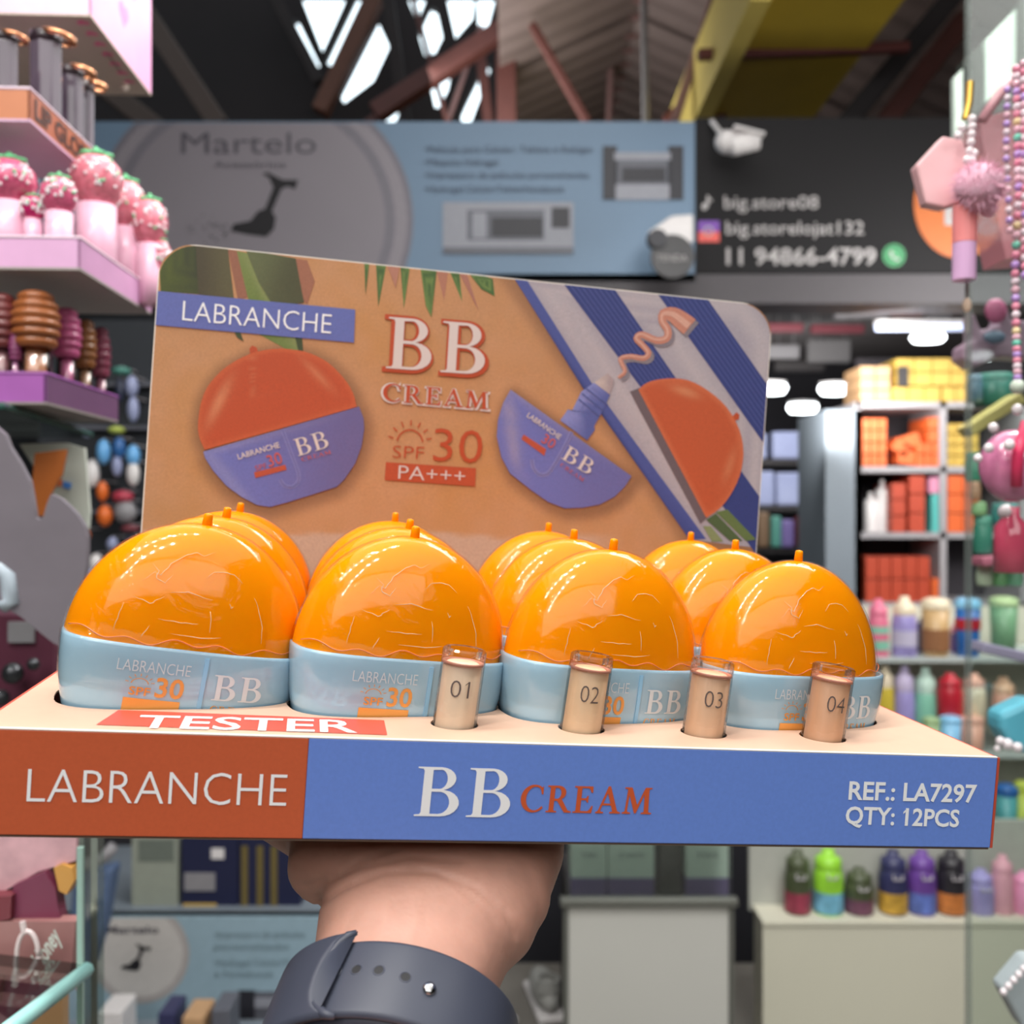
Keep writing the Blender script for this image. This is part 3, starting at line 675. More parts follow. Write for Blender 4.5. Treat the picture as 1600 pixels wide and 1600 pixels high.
person = thing('person', 'hand and forearm reaching up with open palm under the display box, smart watch on wrist', 'person', P(612, 1780, .243))
arm = bpy.data.objects.new('hand_and_forearm', me); link(arm); arm.parent = person; arm.matrix_parent_inverse = Matrix.Translation(-person.location)
# ------------------------------------------------------------------ watch strap
M_strap = mat('slate_rubber', S(64, 68, 82), .42, var=.03, scale=120, spec=.4); M_hole_shade = mat('hole_shade', S(22, 22, 26), .6)
M_steel = mat('steel', S(200, 200, 200), .18, metal=1)
AX = (P(640, 1470, .294)-P(612, 1780, .243)).normalized()
side = Vector((1, 0, 0)); side = (side-AX*side.dot(AX)).normalized(); NRM = side.cross(AX).normalized()
if NRM.y > 0: NRM = -NRM
rot_ = Matrix.Rotation(math.radians(-9), 3, NRM); AX2 = rot_ @ AX; side2 = rot_ @ side
if AX2.z < 0: AX2 = -AX2
WC = P(605, 1544, .2560)-NRM*.0240; WA, WBb = .0286, .0240
watch = thing('wrist_watch', 'dark slate rubber strap watch worn on the wrist below the display box', 'watch', WC)
def wp(th, t, off=0):
    th = math.radians(th); return (side2*(WA+off)*math.sin(th)+NRM*(WBb+off)*math.cos(th)+AX2*t)
def band(name, th0, th1, wd, off, thick, m, n=60, endfn=None, parent=watch, e=.0009):
    """closed strap section: rounded rectangle swept round the wrist"""
    bm = NB(); R = []
    prof = [(-wd/2+e, 0), *[(wd/2*q_/8, 0) for q_ in range(-6, 7, 2)], (wd/2-e, 0), (wd/2, e), (wd/2, thick-e), (wd/2-e, thick), *[(wd/2*q_/8, thick+.0003*(1-(q_/8)**2)) for q_ in range(7, -8, -1)], (-wd/2+e, thick), (-wd/2, thick-e), (-wd/2, e)]
    for i in range(n+1):
        r = []
        for t, o in prof:
            a1 = endfn(t) if endfn else th1
            r.append(bm.verts.new(wp(th0+(a1-th0)*i/n, t, off+o)))
        R.append(r)
    stack(bm, R, cap1=True); return obj(name, bm, m, parent, smooth=True)
band('strap', -178, 182, .0235, 0, .0021, M_strap, 90)
tongue = band('strap_tongue', 110, -46, .0225, .0022, .0022, M_strap, 80); tongue['label'] = 'perforated end of the strap'
HO = [(-24.5, .0014), (-14.5, .0014), (-4, .0014), (8.5, .0006)]
for th, t in HO:
    n_ = (side2*math.sin(math.radians(th))+NRM*math.cos(math.radians(th))).normalized(); c_ = wp(th, t, .00475)
    M_ = Matrix.Translation(c_) @ n_.to_track_quat('Z', 'Y').to_matrix().to_4x4()
    hl = obj('strap_hole_shade', lathe(NB(), [(0, -.0002), (.00125, -.0002), (.00130, .0000), (0, .0000)], 18, M=M_), M_hole_shade, tongue)  # flat disc, the hole's inner shade is its dark colour
    obj('hole_rim', lathe(NB(), [(.00120, -.0006), (.00125, .0001), (.0015, .00012), (.0019, -.0004)], 18, M=M_), M_strap, tongue, smooth=True)

LIPA = [(0, -19), (.04, -23), (.12, -27), (.3, -30.5), (.5, -31.5), (.7, -31), (.86, -28), (.95, -23), (1, -16)]
def lipang(t):
    s_ = max(0, min(1, .5-t/.0255))
    for (a0, b0_), (a1, b1_) in zip(LIPA, LIPA[1:]):
        if s_ <= a1: return b0_+(b1_-b0_)*(s_-a0)/(a1-a0)
    return LIPA[-1][1]
loop_ = band('strap_loop', -178, -40, .0255, .0044, .0022, M_strap, 50, endfn=lipang, e=.0010); loop_['label'] = 'outer strap the tongue tucks into'
edge = [wp(lipang(t), t, .0055) for t in [.0126-.0252*k/28 for k in range(29)]]
obj('strap_lip', tube(NB(), edge, [.0007]+[.0013]*27+[.0007], 12), M_strap, watch, smooth=True)
def orient(p, n): return Matrix.Translation(p) @ n.to_track_quat('Z', 'Y').to_matrix().to_4x4()
nst = (side2*math.sin(math.radians(21))+NRM*math.cos(math.radians(21))).normalized()
obj('pin_stud', lathe(NB(), [(0, -.001), (.0017, -.001), (.0019, .0003), (.0015, .0011), (.0006, .0014), (0, .0014)], 20, M=orient(wp(20, -.0010, .0046), nst)), M_steel, watch, smooth=True)
cs = -NRM
case_m = orient(Vector((0, 0, 0))+cs*(WBb+.007), cs)
obj('watch_case', box((0, 0, 0), (.036, .042, .011), case_m), mat('dark_aluminium', S(60, 62, 70), .3, metal=.8), watch, bevel=.004, seg=4)
obj('watch_screen', box((0, 0, .0057), (.031, .037, .001), case_m), mat('black_screen', S(8, 8, 10), .06), watch, bevel=.0008)
# ================================================================== ROOM SHELL
def pq(px, py, d): return P(px, py, d)
def slab(name, x0, y0, x1, y1, d, th, m, parent=None, bevel=0):
    """upright slab whose front face lies at distance d; corners read off the photograph"""
    a, b = P(x0, y0, d), P(x1, y1, d); c = ((a.x+b.x)/2, d+th/2, (a.z+b.z)/2)
    return obj(name, box(c, (abs(b.x-a.x), th, abs(a.z-b.z))), m, parent, bevel=bevel)
M_dark = mat('dark_steel', S(44, 40, 42), .6); M_floor = mat('grey_floor', S(120, 116, 110), .45, scale=6); M_wall = mat('dark_wall', S(58, 56, 58), .8, scale=3)
M_greyp = mat('grey_paint', S(120, 130, 140), .5, scale=3); M_rb = mat('red_brown_timber', S(96, 54, 48), .6, var=.15, scale=12); M_db = mat('dark_timber', S(44, 32, 30), .7, var=.15, scale=12)
M_wb = mat('warm_timber', S(110, 66, 48), .6, var=.15, scale=12); M_pk = mat('primer_steel', S(150, 116, 114), .6); M_rod = mat('galvanised_rod', S(150, 148, 150), .4, metal=.4)
M_sheet = mat('roof_sheet_metal', S(136, 120, 116), .55, var=.12, scale=3); M_yel = mat('yellow_steel', S(206, 176, 60), .5, scale=5)
def st(o): o['kind'] = 'structure'; return o
st(obj('floor', box((0, 5, -.05), (16, 22, .1)), M_floor))
st(obj('wall_front', box((0, -5.6, 2.4), (16, .2, 5.2)), mat('opposite_wall', S(132, 130, 128), .8, scale=2)))
st(obj('wall_back', box((0, 15.6, 3), (16, .2, 6.4)), M_wall)); st(obj('wall_left', box((-7.6, 5, 3), (.2, 21.4, 6.4)), M_wall)); st(obj('wall_right', box((7.6, 5, 3), (.2, 21.4, 6.4)), M_wall))
# gable roof with its ridge running away from the viewer
roof = thing('ceiling', None, None, (1.0, 0, 5.5)); roof['kind'] = 'structure'
def sheet(x0, x1, y0, y1, side):
    """one corrugated sheet; ribs run down the slope"""
    bm = NB(); pitch = .26; n = int((y1-y0)/pitch*4); R = []
    for i in range(n+1):
        y = y0+(y1-y0)*i/n; h = .035*math.sin(i*PI/2+.01)
        R.append([bm.verts.new((side*x, y, h-.45*x)) for x in (x0, x1)])
    for a, b in zip(R, R[1:]): bm.faces.new((a[0], a[1], b[1], b[0]))
    return obj('roof_sheet', bm, M_sheet, roof, smooth=True)
for k in range(6):
    for side, lst in ((-1, (0, 1.1)), (1, (0, 1.6, 3.2, 4.8, 6.7))):
        for a, b in zip(lst, lst[1:]): sheet(a, b, 4.2+1.9*k, 6.24+1.9*k, side)
obj('ridge_cap', box((0, 9, .02), (.34, 11.4, .05)), M_pk, roof)
obj('overhead_deck', box((-1, -.6, -.9), (16, 9.6, .1)), mat('pale_soffit', S(120, 116, 112), .8), roof)
obj('deck_fascia', box((-1, 4.2, -.55), (13.6, .1, .8)), M_db, roof)
# clerestory timber wall with bright openings left of the ridge
OPEN = [[(470, -6), (543, -6), (504, 81)], [(455, 34), (464, 29), (500, 103), (493, 112)], [(507, 97), (517, 103), (568, -6), (556, -6)], [(590, 31), (609, 72), (583, 127), (538, 161), (531, 151), (534, 142)],
        [(592, 176), (604, 160), (618, 160), (626, 172), (618, 190), (600, 196)], [(653, 52), (672, 10), (682, 14), (692, 58), (680, 83), (664, 87)], [(671, 127), (690, 113), (704, 118), (700, 140), (686, 168), (680, 168)],
        [(697, -6), (742, -6), (738, 30), (712, 60)], [(720, 178), (728, 160), (758, 98), (768, 104), (736, 190), (722, 192)], [(635, -6), (668, -6), (652, 34)], [(745, -6), (775, -6), (757, 62), (747, 40)]]
dC = 9.0
q0, q1 = P(60, -260, dC), P(800, 240, dC)
lo = [[(q0.x-3, q1.z), (q1.x, q1.z), (q1.x, q0.z), (q0.x-3, q0.z)]]+[[(P(a, b, dC).x, P(a, b, dC).z) for a, b in L] for L in OPEN]
vs, fs = fill2d(lo); nV = len(vs); V = [(x, dC, z) for x, z in vs]+[(x, dC+.09, z) for x, z in vs]; Fc = fs+[tuple(i+nV for i in f[::-1]) for f in fs]
for L in lo[1:]:
    k0 = len(V); V += [(x, dC, z) for x, z in L]+[(x, dC+.09, z) for x, z in L]; n = len(L)
    Fc += [(k0+i, k0+(i+1) % n, k0+n+(i+1) % n, k0+n+i) for i in range(n)]
st(obj('wall_clerestory', (V, Fc), mat('dark_board', S(40, 31, 31), .8, var=.2, scale=2)))
pane = thing('window_1', None, None, ((q0.x+q1.x)/2, dC+.12, q1.z)); pane['kind'] = 'structure'
M_skyglass = mat('sky_bright_glazing', (.80, .93, 1, 1), .5, emit=1.6)
for L in lo[1:]:
    cx = sum(p[0] for p in L)/len(L); cz = sum(p[1] for p in L)/len(L)
    pts = [((cx+(x-cx)*1.15)-pane.location.x, (cz+(z-cz)*1.15)-pane.location.z) for x, z in L]
    obj('pane', prism(NB(), pts, -.01, .01), M_skyglass, pane)
def beam(label, a, b, wpx, d, m, name='roof_beam', d2=None, cat='beam', dep=.12):
    p, q = P(*a, d), P(*b, d2 or d); w_ = wpx/F*d; v = q-p; L = v.length; M = Matrix.Translation((p+q)/2) @ v.to_track_quat('X', 'Z').to_matrix().to_4x4()
    return st(obj(name, box((0, 0, 0), (L, w_, w_*.9), M), m, bevel=.01))
BE = [((585, 178), (890, -22), 30, 7.6, M_rb), ((500, 176), (596, -20), 27, 8.6, M_wb), ((604, -20), (634, 196), 20, 8.2, M_db), ((790, 40), (792, 200), 34, 7.9, M_rb), ((748, 60), (764, 200), 18, 8.1, M_rb),
      ((831, 38), (918, 192), 14, 7.2, M_rb), ((1006, -20), (1009, 200), 11, 6.6, M_rod), ((1122, -24), (1054, 190), 16, 6.2, M_pk), ((200, -20), (345, 200), 34, 6.4, mat('grey_brown_timber', S(92, 78, 72), .7)),
      ((130, 110), (268, 220), 34, 6.8, mat('grey_brown_timber', S(92, 78, 72), .7)), ((1090, 86), (1420, 74), 17, 5.6, mat('oxide_red_steel', S(98, 48, 44), .6)), ((1500, -20), (1316, 200), 34, 6.0, M_dark), ((1546, -20), (1376, 200), 34, 6.3, M_rb),
      ((640, -20), (700, 196), 9, 7.8, M_rb), ((700, 190), (752, 40), 8, 8.0, M_pk), ((1040, 190), (1130, 110), 18, 6.9, mat('oxide_red_steel', S(98, 48, 44), .6)), ((960, -10), (950, 195), 10, 8.8, M_pk),
      ((500, 130), (420, -20), 20, 8.7, M_db), ((640, 150), (570, 200), 18, 8.3, M_rb), ((1200, 78), (1120, 192), 14, 6.5, M_rb)]
for k, (a, b, w_, d, m) in enumerate(BE): beam(None, a, b, w_, d, m, 'trim_%d' % (k+1))
yb = thing('trim_40', None, None, (1.6, 7, 4.1)); yb['kind'] = 'structure'
obj('yellow_girder', box((0, .4, .15), (.78, 5.4, .3)), M_yel, yb); obj('girder_flange', box((-.42, .4, .05), (.1, 5.4, .45)), mat('lit_yellow_steel', S(232, 208, 110), .45), yb);  # flange is paler: light on the girder's left face put into its colour
obj('ducting', box((.25, 1.0, -.28), (.5, 1.2, .34)), mat('pale_duct', S(128, 134, 138), .5), yb)
# ================================================================== BANNERS OVER THE STALLS
DB = 4.6
def flat_text(s, x0, x1, yb_, cap, d, m, parent, bold=0, name='lettering', y1=None):
    vs, fs, w_ = text2d(s, bold); a = P(x0, yb_, d); b = P(x1, yb_ if y1 is None else y1, d); h = cap/F*d
    return obj(name, ([(a.x+(b.x-a.x)*x/w_, d, a.z+(b.z-a.z)*x/w_+y*h) for x, y in vs], fs), m, parent)
def flat_poly(name, pts, d, m, parent, holes=()):
    vs, fs = fill2d([[(P(x, y, d).x, P(x, y, d).z) for x, y in L] for L in (pts,)+tuple(holes)])
    return obj(name, ([(x, d, z) for x, z in vs], fs), m, parent)
def ell(cx, cy, rx, ry, a0=0, a1=360, n=28): return [(cx+rx*math.cos(math.radians(a0+(a1-a0)*k/n)), cy+ry*math.sin(math.radians(a0+(a1-a0)*k/n))) for k in range(n)]
def topthing(name, label, cat, group=None): return thing(name, label, cat, (0, 0, 0), group=group)
bl = topthing('shop_banner', 'pale blue shop banner with a big grey disc and black hammer emblem, above left stalls', 'banner')
a, b = P(60, 188, DB), P(1086, 440, DB)
slab('board', 60, 190, 1086, 440, DB, .06, mat('banner_blue', S(112, 138, 164), .5, scale=1.2, var=.08), bl)
M_disc = mat('banner_disc_grey', S(138, 132, 140), .5, scale=2); M_disc2 = mat('banner_ring_grey', S(120, 116, 126), .5); M_btxt = mat('banner_grey_ink', S(82, 78, 88), .6)
def discpts(r, cy=345): return [(x, max(192, min(438, y))) for x, y in ell(396, cy, r, r*.92, n=60)]
flat_poly('printed_disc', discpts(250), DB-.002, M_disc2, bl); flat_poly('printed_disc', discpts(240), DB-.003, mat('banner_disc_pale', S(144, 138, 146), .5), bl)
flat_poly('printed_disc', discpts(222), DB-.004, M_disc2, bl); flat_poly('printed_disc', discpts(206), DB-.005, M_disc, bl)
flat_text('Martelo', 283, 494, 240, 33, DB-.007, M_btxt, bl, 0); flat_text('Acessórios', 334, 446, 262, 10, DB-.007, M_btxt, bl, .01)
M_ham = mat('hammer_black', S(24, 22, 28), .6)
flat_poly('printed_hammer', [(409, 272), (418, 269), (442, 281), (466, 281), (461, 296), (450, 291), (440, 295), (425, 330), (431, 340), (428, 358), (416, 370), (385, 366), (360, 361), (365, 350), (391, 345), (403, 330), (414, 326), (427, 293), (420, 277)], DB-.008, M_ham, bl)
bm = NB()
for k in range(46):
    x, y = random.uniform(290, 362), random.gauss(357, 9); r = random.uniform(1, 3)*(1-(362-x)/110); p = P(x, y, DB-.008); prism(bm, [(p.x-r*.003, p.z), (p.x, p.z+r*.003), (p.x+r*.003, p.z), (p.x, p.z-r*.003)], DB-.008, DB-.006)
o = obj('printed_debris', bm, M_ham, bl); o['kind'] = 'stuff'
M_bt2 = mat('banner_dark_ink', S(66, 76, 94), .6)
for s, x1, y in [('•Película para Celular, Tablets e Relógio', 926, 238), ('•Máquina Hidrogel', 778, 258), ('•Impressora de películas personalizadas', 920, 278), ('•Hydrogel Celular/Tablet/Notebook', 882, 300)]:
    flat_text(s, 664, x1, y, 10, DB-.007, M_bt2, bl, .0)
M_g1, M_g2, M_g3 = mat('print_charcoal', S(42, 42, 50), .5), mat('print_pale', S(150, 152, 162), .5), mat('print_mid', S(98, 100, 110), .5)
def rp(name, x0, y0, x1, y1, l, m, par=bl): return flat_poly(name, [(x0, y0), (x1, y0), (x1, y1), (x0, y1)], DB-.006-.001*l, m, par)
rp('printed_plotter', 942, 228, 964, 312, 1, M_g1); rp('printed_plotter', 1044, 228, 1068, 312, 1, M_g1); rp('printed_plotter', 960, 238, 1048, 250, 2, M_g2); rp('printed_plotter', 962, 250, 1046, 288, 1, M_g3); rp('printed_plotter', 972, 262, 1040, 284, 3, M_g1); rp('printed_plotter', 962, 288, 1046, 312, 2, M_g2)
rp('printed_plotter', 692, 316, 896, 397, 1, M_g2); rp('printed_plotter', 730, 328, 850, 375, 2, M_g3); rp('printed_plotter', 768, 340, 848, 370, 3, M_g1); rp('printed_plotter', 862, 324, 890, 356, 3, M_g1); rp('printed_plotter', 738, 332, 760, 372, 3, M_g2); rp('printed_plotter', 692, 386, 896, 397, 2, M_g3)
bk = topthing('shop_banner', 'black shop banner with white contact lines and an orange disc, above right stalls', 'banner')
a_, b_ = P(1087, 185, DB), P(1760, 424, DB)
slab('board', 1087, 184, 1780, 426, DB-.01, .06, mat('banner_black', S(17, 15, 18), .8), bk)
M_wt = mat('banner_white_ink', S(170, 166, 166), .5)
DK = DB-.018
flat_text('big.store08', 1131, 1279, 326, 20, DK, M_wt, bk, .01); flat_text('big.storelojat132', 1134, 1350, 366, 20, DK, M_wt, bk, .01); flat_text('11 94866-4799', 1135, 1369, 413, 25, DK, M_wt, bk, .02)
flat_poly('printed_disc', ell(1397, 399, 18, 18), DK, mat('print_green', S(70, 150, 100), .5), bk, holes=(ell(1397, 399, 14, 14),)); flat_poly('printed_disc', ell(1397, 399, 12.5, 12.5), DK, mat('print_green', S(70, 150, 100), .5), bk)
flat_poly('printed_receiver', [(1390, 393), (1393, 391), (1396, 396), (1394, 399), (1399, 404), (1402, 402), (1406, 405), (1404, 408), (1397, 406), (1391, 399)], DK-.002, M_wt, bk)
flat_poly('printed_note', [(1096, 322), (1099, 317), (1104, 317), (1104, 305), (1107, 305), (1109, 310), (1113, 312), (1113, 315), (1108, 314), (1107, 323), (1102, 328), (1097, 327)], DK, M_wt, bk)
flat_poly('printed_square', [(1091, 345), (1124, 345), (1124, 362), (1091, 362)], DK, mat('print_violet', S(120, 72, 168), .5), bk); flat_poly('printed_square', [(1091, 362), (1124, 362), (1124, 378), (1091, 378)], DK, mat('print_coral', S(222, 92, 84), .5), bk)
flat_poly('printed_ring', ell(1107, 361, 8, 8), DK-.002, M_wt, bk, holes=(ell(1107, 361, 5.5, 5.5),))
flat_poly('printed_disc', ell(1500, 318, 72, 86, n=40), DK, mat('print_orange', S(190, 104, 52), .5), bk)
flat_text('Big', 1476, 1560, 350, 44, DK-.003, M_wt, bk, .03)
# cameras on the fascia
cc = topthing('security_camera', 'small white security camera at the top left corner of the black banner', 'camera')
p = P(1135, 222, 4.4); M_wp = mat('white_plastic', S(226, 222, 222), .4)
obj('ball_mount', ball(NB(), p, .052, 16, 10), M_wp, cc, smooth=True)
obj('camera_body', lathe(NB(), [(0, -.06), (.04, -.06), (.045, -.04), (.042, .07), (0, .07)], 18, M=Matrix.Translation(P(1160, 224, 4.38)) @ Matrix.Rotation(math.radians(78), 4, 'Y')), M_wp, cc, smooth=True)
obj('hood', box((0, 0, 0), (.14, .09, .012), Matrix.Translation(P(1168, 208, 4.36)) @ Matrix.Rotation(math.radians(14), 4, 'Y')), M_wp, cc, bevel=.004)
obj('bracket', tube(NB(), [P(1112, 190, 4.55), P(1126, 208, 4.45)], .012), M_wp, cc)
c2 = topthing('security_camera', 'white housed camera hanging below the blue banner\'s right end', 'camera')
obj('camera_body', prism(NB(), [(P(x, y, 4.3).x, P(x, y, 4.3).z) for x, y in [(1012, 362), (1050, 336), (1084, 334), (1084, 378), (1050, 386), (1030, 372)]], 4.3, 4.42), M_wp, c2, bevel=.01)
obj('lens', lathe(NB(), [(0, 0), (.045, 0), (.04, .04), (0, .04)], 18, M=Matrix.Translation(P(1026, 376, 4.28)) @ Matrix.Rotation(PI/2, 4, 'X')), M_g1, c2)
c3_ = topthing('round_sign', 'small round black hanging sign under the white housed camera', 'sign')
obj('disc', lathe(NB(), [(0, 0), (.094, 0), (.094, .02), (0, .02)], 28, M=Matrix.Translation(P(1050, 402, 4.28)) @ Matrix.Rotation(PI/2, 4, 'X')), mat('sign_black', S(22, 20, 26), .4), c3_)
flat_text('TENDA', 1026, 1074, 408, 10, 4.255, M_wt, c3_)
# beam and posts carrying the banners
st(slab('trim_41', 40, 428, 1900, 474, DB, .25, mat('fascia_grey', S(74, 70, 74), .6)))
st(slab('trim_42', 1084, 440, 1112, 1500, DB+.05, .2, M_greyp)); st(slab('trim_43', 1112, 440, 1146, 800, DB+.1, .2, M_dark))
# ================================================================== SHOPS BEHIND
M_soff = mat('shop_soffit', S(96, 90, 90), .7)
st(obj('trim_44', box((2.8, 7.2, 2.98), (5.4, 4.6, .06)), M_soff))
DS = 5.2
st(slab('trim_45', 1290, 640, 1346, 1500, DS, .5, mat('pillar_grey', S(132, 142, 152), .5, scale=3)))
# shelving unit with boxes
M_shelf = mat('shelf_grey', S(168, 164, 168), .5); shelf = topthing('shelving_unit', 'grey open shelving unit packed with orange and yellow boxes on the right', 'shelf')
for y in (632, 733, 836, 945): slab('shelf_board', 1338, y-4, 1700, y+5, DS, .42, M_shelf, shelf)
for x in (1341, 1474, 1600): slab('upright', x-5, 628, x+5, 950, DS, .42, M_shelf, shelf)
slab('back_panel', 1338, 560, 1700, 950, DS+.40, .03, mat('shelf_back_dark', S(58, 54, 60), .7), shelf)
OR, YL, TN, RD = mat('carton_orange', S(226, 104, 48), .5), mat('carton_yellow', S(208, 172, 78), .5), mat('carton_tan', S(196, 156, 116), .5), mat('carton_red', S(190, 72, 46), .5)
BX = []
def cartons(x0, x1, ybase, h, n, m, tone, shelfname, rows=1):
    w_ = (x1-x0)/n
    for r in range(rows):
        for k in range(n):
            BX.append((x0+w_*k+.8, ybase-h*(r+1)+1, x0+w_*(k+1)-.8, ybase-h*r-.5, m, tone, shelfname, r, k, n))
cartons(1344, 1392, 628, 19, 2, TN, 'tan', 'on the unit top', 3); cartons(1394, 1470, 628, 24, 3, YL, 'yellow', 'on the unit top', 1); cartons(1400, 1514, 603, 22, 4, YL, 'pale yellow', 'on the unit top', 2); cartons(1472, 1514, 628, 24, 2, YL, 'mustard', 'on the unit top', 1)
cartons(1347, 1386, 729, 19, 3, OR, 'orange', 'on the top shelf', 4); cartons(1432, 1468, 729, 19, 3, OR, 'bright orange', 'on the top shelf', 2); cartons(1450, 1469, 691, 20, 1, OR, 'upright orange', 'on the top shelf', 2); cartons(1480, 1530, 729, 17, 4, YL, 'yellow', 'on the top shelf', 4)
cartons(1480, 1530, 832, 30, 2, OR, 'orange', 'on the middle shelf', 3); cartons(1393, 1416, 832, 26, 1, RD, 'red', 'on the middle shelf', 3); cartons(1420, 1446, 832, 30, 1, RD, 'dark red', 'on the middle shelf', 3)
cartons(1352, 1454, 941, 36, 5, RD, 'brick red', 'on the bottom shelf', 2); cartons(1456, 1470, 941, 38, 1, OR, 'orange', 'on the bottom shelf', 1)
for (x0, y0, x1, y1, m, tone, sn, r, k, n) in BX:
    o = slab('carton', x0, y0, x1, y1, DS+.02, .26, m, bevel=.003)
    rowt = ['', ' stacked second up', ' stacked third up', ' stacked fourth up'][r] if r < 4 else ' stacked high'
    post = ['left', 'middle left', 'middle', 'right', 'far right'][min(k if n > 1 else 2, 4)]
    tag(o, '%s carton%s, %s of its row, %s' % (tone, rowt, post, sn), 'carton', '%s cartons %s' % (tone, sn))
for k, (x, y, a_) in enumerate([(1402, 700, 35), (1418, 690, -20), (1410, 716, 8)]):
    p = P(x, y, DS+.1); o = obj('carton', box((0, 0, 0), (.09, .12, .07), Matrix.Translation(p) @ Matrix.Rotation(math.radians(a_), 4, 'Y')), OR, bevel=.003)
    tag(o, ['orange carton tipped steeply in the loose heap on the top shelf', 'orange carton lying across the heap on the top shelf', 'orange carton flat beneath the tipped ones on the top shelf'][k], 'carton', 'loose orange cartons')
for k, x in enumerate((1360, 1378)):
    p = P(x, 832, DS+.12); h = (832-[768, 748][k])/F*DS
    t = topthing('white_bottle', ['short white pump bottle on the middle shelf', 'tall white pump bottle on the middle shelf'][k], 'bottle')
    obj('body', lathe(NB(), [(0, 0), (.032, 0), (.034, .01), (.034, h*.8), (.014, h*.86), (0, h*.86)], 16, p), M_wp, t, smooth=True); obj('pump', lathe(NB(), [(0, h*.85), (.012, h*.85), (.012, h), (0, h)], 12, p), M_wp, t)
o = slab('carton', 1456, 772, 1473, 832, DS+.02, .2, mat('carton_teal', S(86, 182, 176), .5), bevel=.003); tag(o, 'slim teal carton at the right end of the middle shelf', 'carton')
o = slab('carton', 1452, 746, 1468, 771, DS+.02, .2, mat('carton_pink', S(214, 140, 170), .5), bevel=.003); tag(o, 'small pink carton on the slim teal carton', 'carton')
o = slab('carton', 1404, 572, 1420, 604, DS, .2, M_dark, bevel=.003); tag(o, 'black carton standing among the yellow ones on top', 'carton')
# goods racks further back, left of the pillar
M_lamp = mat('lamp_white', (.92, .97, 1, 1), .5, emit=6)
def lamp(px, py, w_, h_, d, label, kind='oval'):
    t = topthing('ceiling_lamp', label, 'lamp'); p = P(px, py, d); a = w_/2/F*d; b_ = h_/2/F*d
    if kind == 'oval':
        obj('diffuser', lathe(NB(), [(0, -b_), (a*.8, -b_*.8), (a, 0), (a*.9, b_*.6), (0, b_*.6)], 20, p, sy=.8), M_lamp, t, smooth=True)
        obj('housing', lathe(NB(), [(a*.9, b_*.6), (a*.95, b_), (0, b_*1.3)], 20, p, sy=.8), M_wp, t)
    else:
        obj('tube', tube(NB(), [p-Vector((a, 0, 0)), p+Vector((a, 0, 0))], b_, 10), mat('tube_white', (.62, .70, 1, 1), .5, emit=.8), t, smooth=True); obj('housing', box(p+Vector((0, 0, b_*1.2)), (2*a, .05, b_)), M_wp, t)
lamp(1442, 511, 146, 12, 5.0, 'long tube light under the soffit of the right shop', 'tube'); lamp(1450, 528, 54, 15, 4.9, 'oval lamp just below the long tube light'); lamp(1204, 607, 52, 20, 8, 'oval lamp beside the right edge of the display card')
lamp(1305, 608, 52, 20, 8, 'oval lamp above the grey pillar'); lamp(1254, 637, 48, 19, 9, 'oval lamp lower between the two lamps by the pillar'); lamp(1278, 768, 26, 17, 8, 'small round lamp glowing left of the pillar'); lamp(1288, 782, 28, 14, 7.8, 'small bluish lamp just under the round one')
lamp(192, 536, 46, 26, 5.5, 'oval lamp glimpsed below the lilac tray on the left'); lamp(1533, 556, 34, 16, 4.6, 'small lamp seen through the right glass panel')
st(slab('trim_46', 1150, 520, 1345, 960, 10, .1, mat('deep_shop_dark', S(36, 34, 40), .8))); 
M_br, M_gy, M_si = mat('maroon_print', S(120, 56, 66), .5), mat('haze_grey', S(140, 138, 142), .5), mat('silver_blue_goods', S(152, 160, 196), .35)
hang = topthing('goods_rack', 'dark rack of silvery packs deep in the shop between card and pillar', 'rack')
for x in (1158, 1292): slab('rack_post', x-3, 640, x+3, 1082, 8.4, .3, M_dark, hang)
for y in (722, 754+40, 860): slab('rack_shelf', 1160, y-4, 1290, y+4, 8.4, .3, M_dark, hang)
rr = random.Random(3)
GC = {'silver': M_si, 'grey': M_gy, 'maroon': M_br, 'teal': mat('goods_teal', S(80, 140, 128), .4), 'lime': mat('goods_lime', S(182, 196, 90), .4), 'white': M_wp, 'pink': mat('goods_pink', S(222, 88, 140), .4), 'brown': mat('goods_brown', S(116, 92, 70), .5), 'violet': mat('goods_violet', S(110, 96, 150), .4)}
for (x, y0, y1, w_, cn, lab) in [(1186, 676, 717, 26, 'silver', 'silvery pack at the left of the rack\'s top row'), (1230, 674, 717, 44, 'silver', 'wide silvery pack in the middle of the rack\'s top row'), (1274, 664, 717, 26, 'grey', 'grey pack at the right of the rack\'s top row'),
        (1196, 736, 790, 30, 'silver', 'silvery pack at the left of the rack\'s second row'), (1236, 738, 790, 44, 'silver', 'broad bluish pack in the rack\'s second row'), (1278, 735, 790, 28, 'silver', 'silvery pack right in the rack\'s second row'),
        (1194, 800, 856, 18, 'brown', 'brown pack low on the rack beside the card'), (1214, 806, 856, 16, 'teal', 'teal pack low on the rack'), (1232, 812, 856, 20, 'violet', 'violet pack low on the rack'), (1256, 806, 856, 18, 'maroon', 'maroon pack low on the rack'),
        (1272, 800, 822, 16, 'white', 'white round pack left of the pillar'), (1289, 822, 838, 10, 'pink', 'small pink pack against the pillar'), (1280, 840, 856, 18, 'white', 'white pack at the foot of the rack'), (1226, 824, 836, 10, 'lime', 'lime pack in front of the violet pack')]:
    dd = 8.42 if y1 < 850 else 8.35
    p0_, p1_ = P(x-w_/2, y0, dd), P(x+w_/2, y1, dd); o = obj('goods_pack', box(((p0_.x+p1_.x)/2, dd+.08, (p0_.z+p1_.z)/2), (p1_.x-p0_.x, .14, p0_.z-p1_.z)), GC[cn], bevel=.02); tag(o, lab, 'pack')
